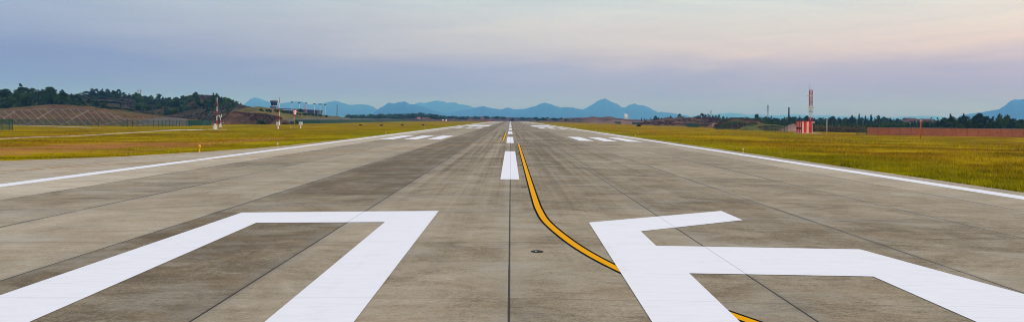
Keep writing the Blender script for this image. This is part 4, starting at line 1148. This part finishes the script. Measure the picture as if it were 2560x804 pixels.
# right face: cream, red, cream, red ; left face: narrower stripes
seq = [(0,.17,1),(.17,.48,0),(.48,.70,1),(.70,1.,0)]
for a, b, s_ in seq:
    mb.slot = s_; mb.add([(a*Lr,0,0),(b*Lr,0,0),(b*Lr,0,Hh),(a*Lr,0,Hh)], [(0,1,2,3)])
for i in range(7):
    e0, e1 = (0,.20,.31,.50,.61,.80,.90)[i], (.20,.31,.50,.61,.80,.90,1.)[i]; a, b = Ll*e0, Ll*e1; mb.slot = i % 2
    mb.add([(0,b,0),(0,a,0),(0,a,Hh),(0,b,Hh)], [(0,1,2,3)])
mb.slot = 0
mb.add([(Lr,0,0),(Lr,Ll,0),(Lr,Ll,Hh),(Lr,0,Hh)], [(0,1,2,3)]); mb.add([(Lr,Ll,0),(0,Ll,0),(0,Ll,Hh),(Lr,Ll,Hh)], [(0,1,2,3)])
HR = simple('hut_red', (.70,.012,.008), .55, vs=.8); HCm = simple('hut_cream', (.72,.52,.36), .55, vs=.8)
mb.build('wall', [HR, HCm], r)
m_ = MB(); m_.box(-.12,Lr+.12,-.12,Ll+.12,Hh,Hh+.15); m_.build('roof', HR, r)
m_ = MB(); m_.box(Lr*.80,Lr*.80+.8,-.05,-.002,.12,2.1); m_.build('door', simple('hut_door_red', (.42,.02,.015), .5), r)
m_ = MB(); m_.box(-.5,Lr+3.4,-.6,Ll+.4,-.2,.12); m_.build('base_slab', SLAB, r)
for i in range(3):
    m_ = MB(); yy = Ll*(.25+.25*i); m_.box(-.26,-.02,yy-.16,yy+.16,1.45,2.05); m_.box(-.29,-.26,yy-.12,yy+.12,1.52,1.98); m_.build('air_conditioner', DARKM, r)
x1, y1 = gp(2029.5, 333); y1 -= .6; x1 -= .75; g = zg(x1); k = y1/F; 
r = empty('glide_slope_tower', (x1, y1, g), R(-20), label='tall red and white lattice antenna tower beside the striped hut', cat='tower')
TRED = simple('tower_red', (.45,.01,.01), .6); H = topz(2028, 225.5, y1)-g; w = 3.9*k
levels = 26
lattice(r, H*.235, w*1.1, w, 3, [CREAM], lw=.16)
lattice(r, H*.36, w*.95, w*.95, 1, [TRED], lw=.2, z0=H*.245)
lattice(r, H*.63, w*.9, w*.85, 3, [WPAINT], lw=.10, z0=H*.36)
lattice(r, H, w*.85, w*.85, 4, [TRED], lw=.19, z0=H*.63)
for i, f_ in enumerate((.255, .595, .865)):
    m_ = MB(); hw = 1.0; dx = (.30, .0, -.28)[i]
    m_.box(dx-hw,dx+hw,-w-.75,-w-.1,H*f_-.22,H*f_+.22); m_.build('antenna_panel', CREAM, r)
    m_ = MB()
    for sx in (-.5,.5): m_.beam((sx,-w-.4,H*f_), (sx,-w+.05,H*f_), .08)
    m_.build('bracket', GALV, r)
for f_ in (.50, .53, .70, .72):
    m_ = MB(); m_.beam((-.75,-w-.1,H*f_), (.75,-w-.1,H*f_), .10); m_.build('monitor_arm', DARKM, r)
m_ = MB(); m_.beam((-w*.3,w*.9,0),(-w*.3,w*.9,H),.06); m_.beam((w*.3,w*.9,0),(w*.3,w*.9,H),.06)
for k2 in range(int(H/.5)): m_.beam((-w*.3,w*.9,k2*.5+.2),(w*.3,w*.9,k2*.5+.2),.04)
m_.build('ladder', RED, r)
m_ = MB(); m_.tube((-w*.7,0,H-.4),(-w*.7,0,topz(2026,209,y1)-g),.045,.02,6); m_.build('lightning_rod', DARKM, r)
x, y = gp(2067, 333.5)
r = empty('white_pole', (x, y, zg(x)), 0, label='plain white pole standing right of the striped hut', cat='pole')
m_ = MB(); H = topz(2067,294,y)-zg(x); m_.tube((0,0,-.1),(0,0,H),.13,.09,10); m_.build('pole_shaft', WPAINT, r, True)
m_ = MB(); m_.beam((-.5,0,H-.1),(.25,0,H-.1),.12); m_.build('top_bracket', WPAINT, r); m_ = MB(); m_.lathe([(.17,H*.55),(.19,H*.56),(.19,H*.6),(.17,H*.61)],10); m_.build('collar', GALV, r)
x, y = gp(2301.5, 345.5)
r = empty('orange_pole', (x, y, zg(x)), 0, label='orange-red pole with a forked head in front of the brick wall', cat='pole')
m_ = MB(); H = topz(2301.5,302.5,y)-zg(x); m_.tube((0,0,-.1),(0,0,H),.14,.10,10); m_.build('pole_shaft', ORANGE, r, True)
m_ = MB(); m_.beam((0,0,H-.05),(-.30,0,H+.55),.10); m_.beam((0,0,H-.05),(.26,0,H+.5),.10); m_.build('forked_head', WPAINT, r)

# ------------------------------------------------------------------ haze
mb = MB(); mb.box(-31000, 31000, -600, 25000, -6, 640)
haze = bpy.data.materials.new('haze_air'); haze.use_nodes = True
t = haze.node_tree; t.nodes.remove(t.nodes['Principled BSDF']); pv = t.nodes.new('ShaderNodeVolumePrincipled')
pv.inputs['Color'].default_value = (.10, .345, 1., 1); pv.inputs['Density'].default_value = 1.6e-4
pv.inputs['Absorption Color'].default_value = (1, 1, 1, 1); pv.inputs['Anisotropy'].default_value = 0.
t.links.new(pv.outputs[0], t.nodes['Material Output'].inputs['Volume'])
hz = mb.build('haze', haze); meta(hz, 'thin blue evening haze over the airfield', 'haze', kind='stuff')

# ------------------------------------------------------------------ light
SUN_EL, SUN_AZ = R(32), R(100)
world = bpy.data.worlds.new('World'); scene.world = world; world.use_nodes = True
wt = world.node_tree; n = NT(wt); bg = wt.nodes['Background']; wo = wt.nodes['World Output']
sky = wt.nodes.new('ShaderNodeTexSky'); sky.sky_type = 'NISHITA'; sky.sun_disc = False
sky.sun_elevation = SUN_EL; sky.sun_rotation = SUN_AZ; sky.air_density = 1.; sky.dust_density = 1.5
wt.links.new(sky.outputs[0], bg.inputs[0]); bg.inputs[1].default_value = .07
# thin cloud veil
gen = wt.nodes.new('ShaderNodeTexCoord').outputs['Generated']
dx, dy, dz = n.sep(gen)
el = n.math('DEGREES', n.math('ARCSINE', dz)) if False else n.math('MULTIPLY', dz, 57.3)
az = n.rng(dx, -.6, .6, 0, 1)
def ramp(v, stops):
    cr = wt.nodes.new('ShaderNodeValToRGB'); e = cr.color_ramp.elements
    e[0].position, e[0].color = stops[0][0], (*stops[0][1], 1); e[1].position, e[1].color = stops[-1][0], (*stops[-1][1], 1)
    for p_, c_2 in stops[1:-1]:
        k_ = e.new(p_); k_.color = (*c_2, 1)
    wt.links.new(v, cr.inputs[0]); return cr.outputs[0]
def lin(r_, g_, b_, k=(1,1,1)): return tuple(((c/255+.055)/1.055)**2.4*q for c, q in zip((r_, g_, b_), k))
kl, kt = (.70,.55,1.14), (1.0,1.02,1.18); cl, ct = (.95,.83,1.55), (1.18,1.2,1.25); rl, rm = (1.05,.80,1.58), (1.28,1.30,1.48)
warp = n.noise(n.scale(gen, (2.2, 2.2, 16)), 1, 5, .6, .6)
warp2 = n.noise(n.scale(gen, (5, 5, 30), (3,2,1)), 1, 5, .65, .8)
# the lit upper sheet dips lower on the right; its rim is irregular
e2 = n.math('ADD', el, n.math('MULTIPLY', n.math('SUBTRACT', warp, .5), 2.6))
e2 = n.math('ADD', e2, n.math('MULTIPLY', n.math('SUBTRACT', warp2, .5), 1.3))
ef = n.rng(e2, 0, 14)
h0 = (.72, .40, 1.6)
L_ = ramp(ef, [(0, lin(140,158,186,h0)), (.12, lin(141,158,186,(.62,.42,1.2))), (.30, lin(148,163,188,(.68,.60,1.05))), (.45, lin(163,177,198,(.86,.86,1.12))), (.62, lin(168,183,203,(.97,1.,1.13))), (.75, lin(163,180,203,(.97,1.,1.13))), (1, lin(170,186,206,kt))])
C_ = ramp(ef, [(0, lin(160,174,197,h0)), (.12, lin(161,174,197,(.84,.66,1.5))), (.28, lin(170,178,199,(.93,.88,1.25))), (.40, lin(188,191,203,(1.12,1.08,1.14))), (.54, lin(200,203,210,(1.15,1.13,1.14))), (.7, lin(198,208,214,(1.14,1.17,1.19))), (1, lin(190,205,215,ct))])
R_ = ramp(ef, [(0, lin(164,176,199,h0)), (.12, lin(168,176,197,(.90,.68,1.5))), (.26, lin(184,182,198,(1.04,.95,1.25))), (.38, lin(212,203,202,(1.36,1.26,1.25))), (.52, lin(220,215,211,(1.25,1.23,1.25))), (.65, lin(221,223,221,(1.14,1.18,1.26))), (1, lin(216,224,226,rm))])
c = n.mix(n.rng(az, 0, .5), L_, C_); c = n.mix(n.rng(az, .5, 1), c, R_)
wisp = n.noise(n.scale(gen, (2.6, 2.6, 26), (7,1,4), (0, .12, 0)), 1, 7, .68, 1.2)
wv = n.rng(wisp, .3, .7, .90, 1.09)
c = n.mix(1., c, n.comb(wv, n.math('ADD', n.math('MULTIPLY', wv, .85), .15), n.math('ADD', n.math('MULTIPLY', wv, .6), .4)), 'MULTIPLY')
# overhead the cloud sheet is brighter than near the horizon
c = n.mix(1., c, n.comb(n.rng(dz, .2, .7, 1, 1.70), n.rng(dz, .2, .7, 1, 1.46), n.rng(dz, .2, .7, 1, 1.22)), 'MULTIPLY')
bg2 = wt.nodes.new('ShaderNodeBackground'); wt.links.new(c, bg2.inputs[0]); bg2.inputs[1].default_value = 1.0
mx = wt.nodes.new('ShaderNodeMixShader'); mx.inputs[0].default_value = .90
wt.links.new(bg.outputs[0], mx.inputs[1]); wt.links.new(bg2.outputs[0], mx.inputs[2]); wt.links.new(mx.outputs[0], wo.inputs[0])

sl = bpy.data.lights.new('sun', 'SUN'); sl.energy = 1.1; sl.angle = R(12); sl.color = (1., .93, .84)
so = bpy.data.objects.new('sun', sl); COL.objects.link(so)
d = Vector((math.sin(SUN_AZ)*math.cos(SUN_EL), math.cos(SUN_AZ)*math.cos(SUN_EL), math.sin(SUN_EL)))
so.rotation_euler = d.to_track_quat('Z', 'Y').to_euler(); so.location = (0, 0, 60)

# ------------------------------------------------------------------ camera
cd = bpy.data.cameras.new('camera'); cam = bpy.data.objects.new('camera', cd); COL.objects.link(cam)
cd.sensor_width = 36; cd.lens = 36*F/2560; cd.clip_start = .1; cd.clip_end = 40000
cd.shift_x = (1280-U0)/2560; cd.shift_y = -(402-V0)/2560
cam.matrix_world = Matrix.Translation((0,0,HC)) @ Matrix.Rotation(R(90),4,'X') @ Matrix.Rotation(math.atan(ROLL),4,'Z')
scene.camera = cam
scene.view_settings.view_transform = 'Standard'; scene.view_settings.look = 'None'
scene.view_settings.exposure = 0; scene.view_settings.gamma = 1
cy = scene.cycles
cy.pixel_filter_type = 'BLACKMAN_HARRIS'; cy.filter_width = 1.0
cy.max_bounces = 5; cy.diffuse_bounces = 3; cy.glossy_bounces = 2; cy.volume_bounces = 1; cy.transparent_max_bounces = 8
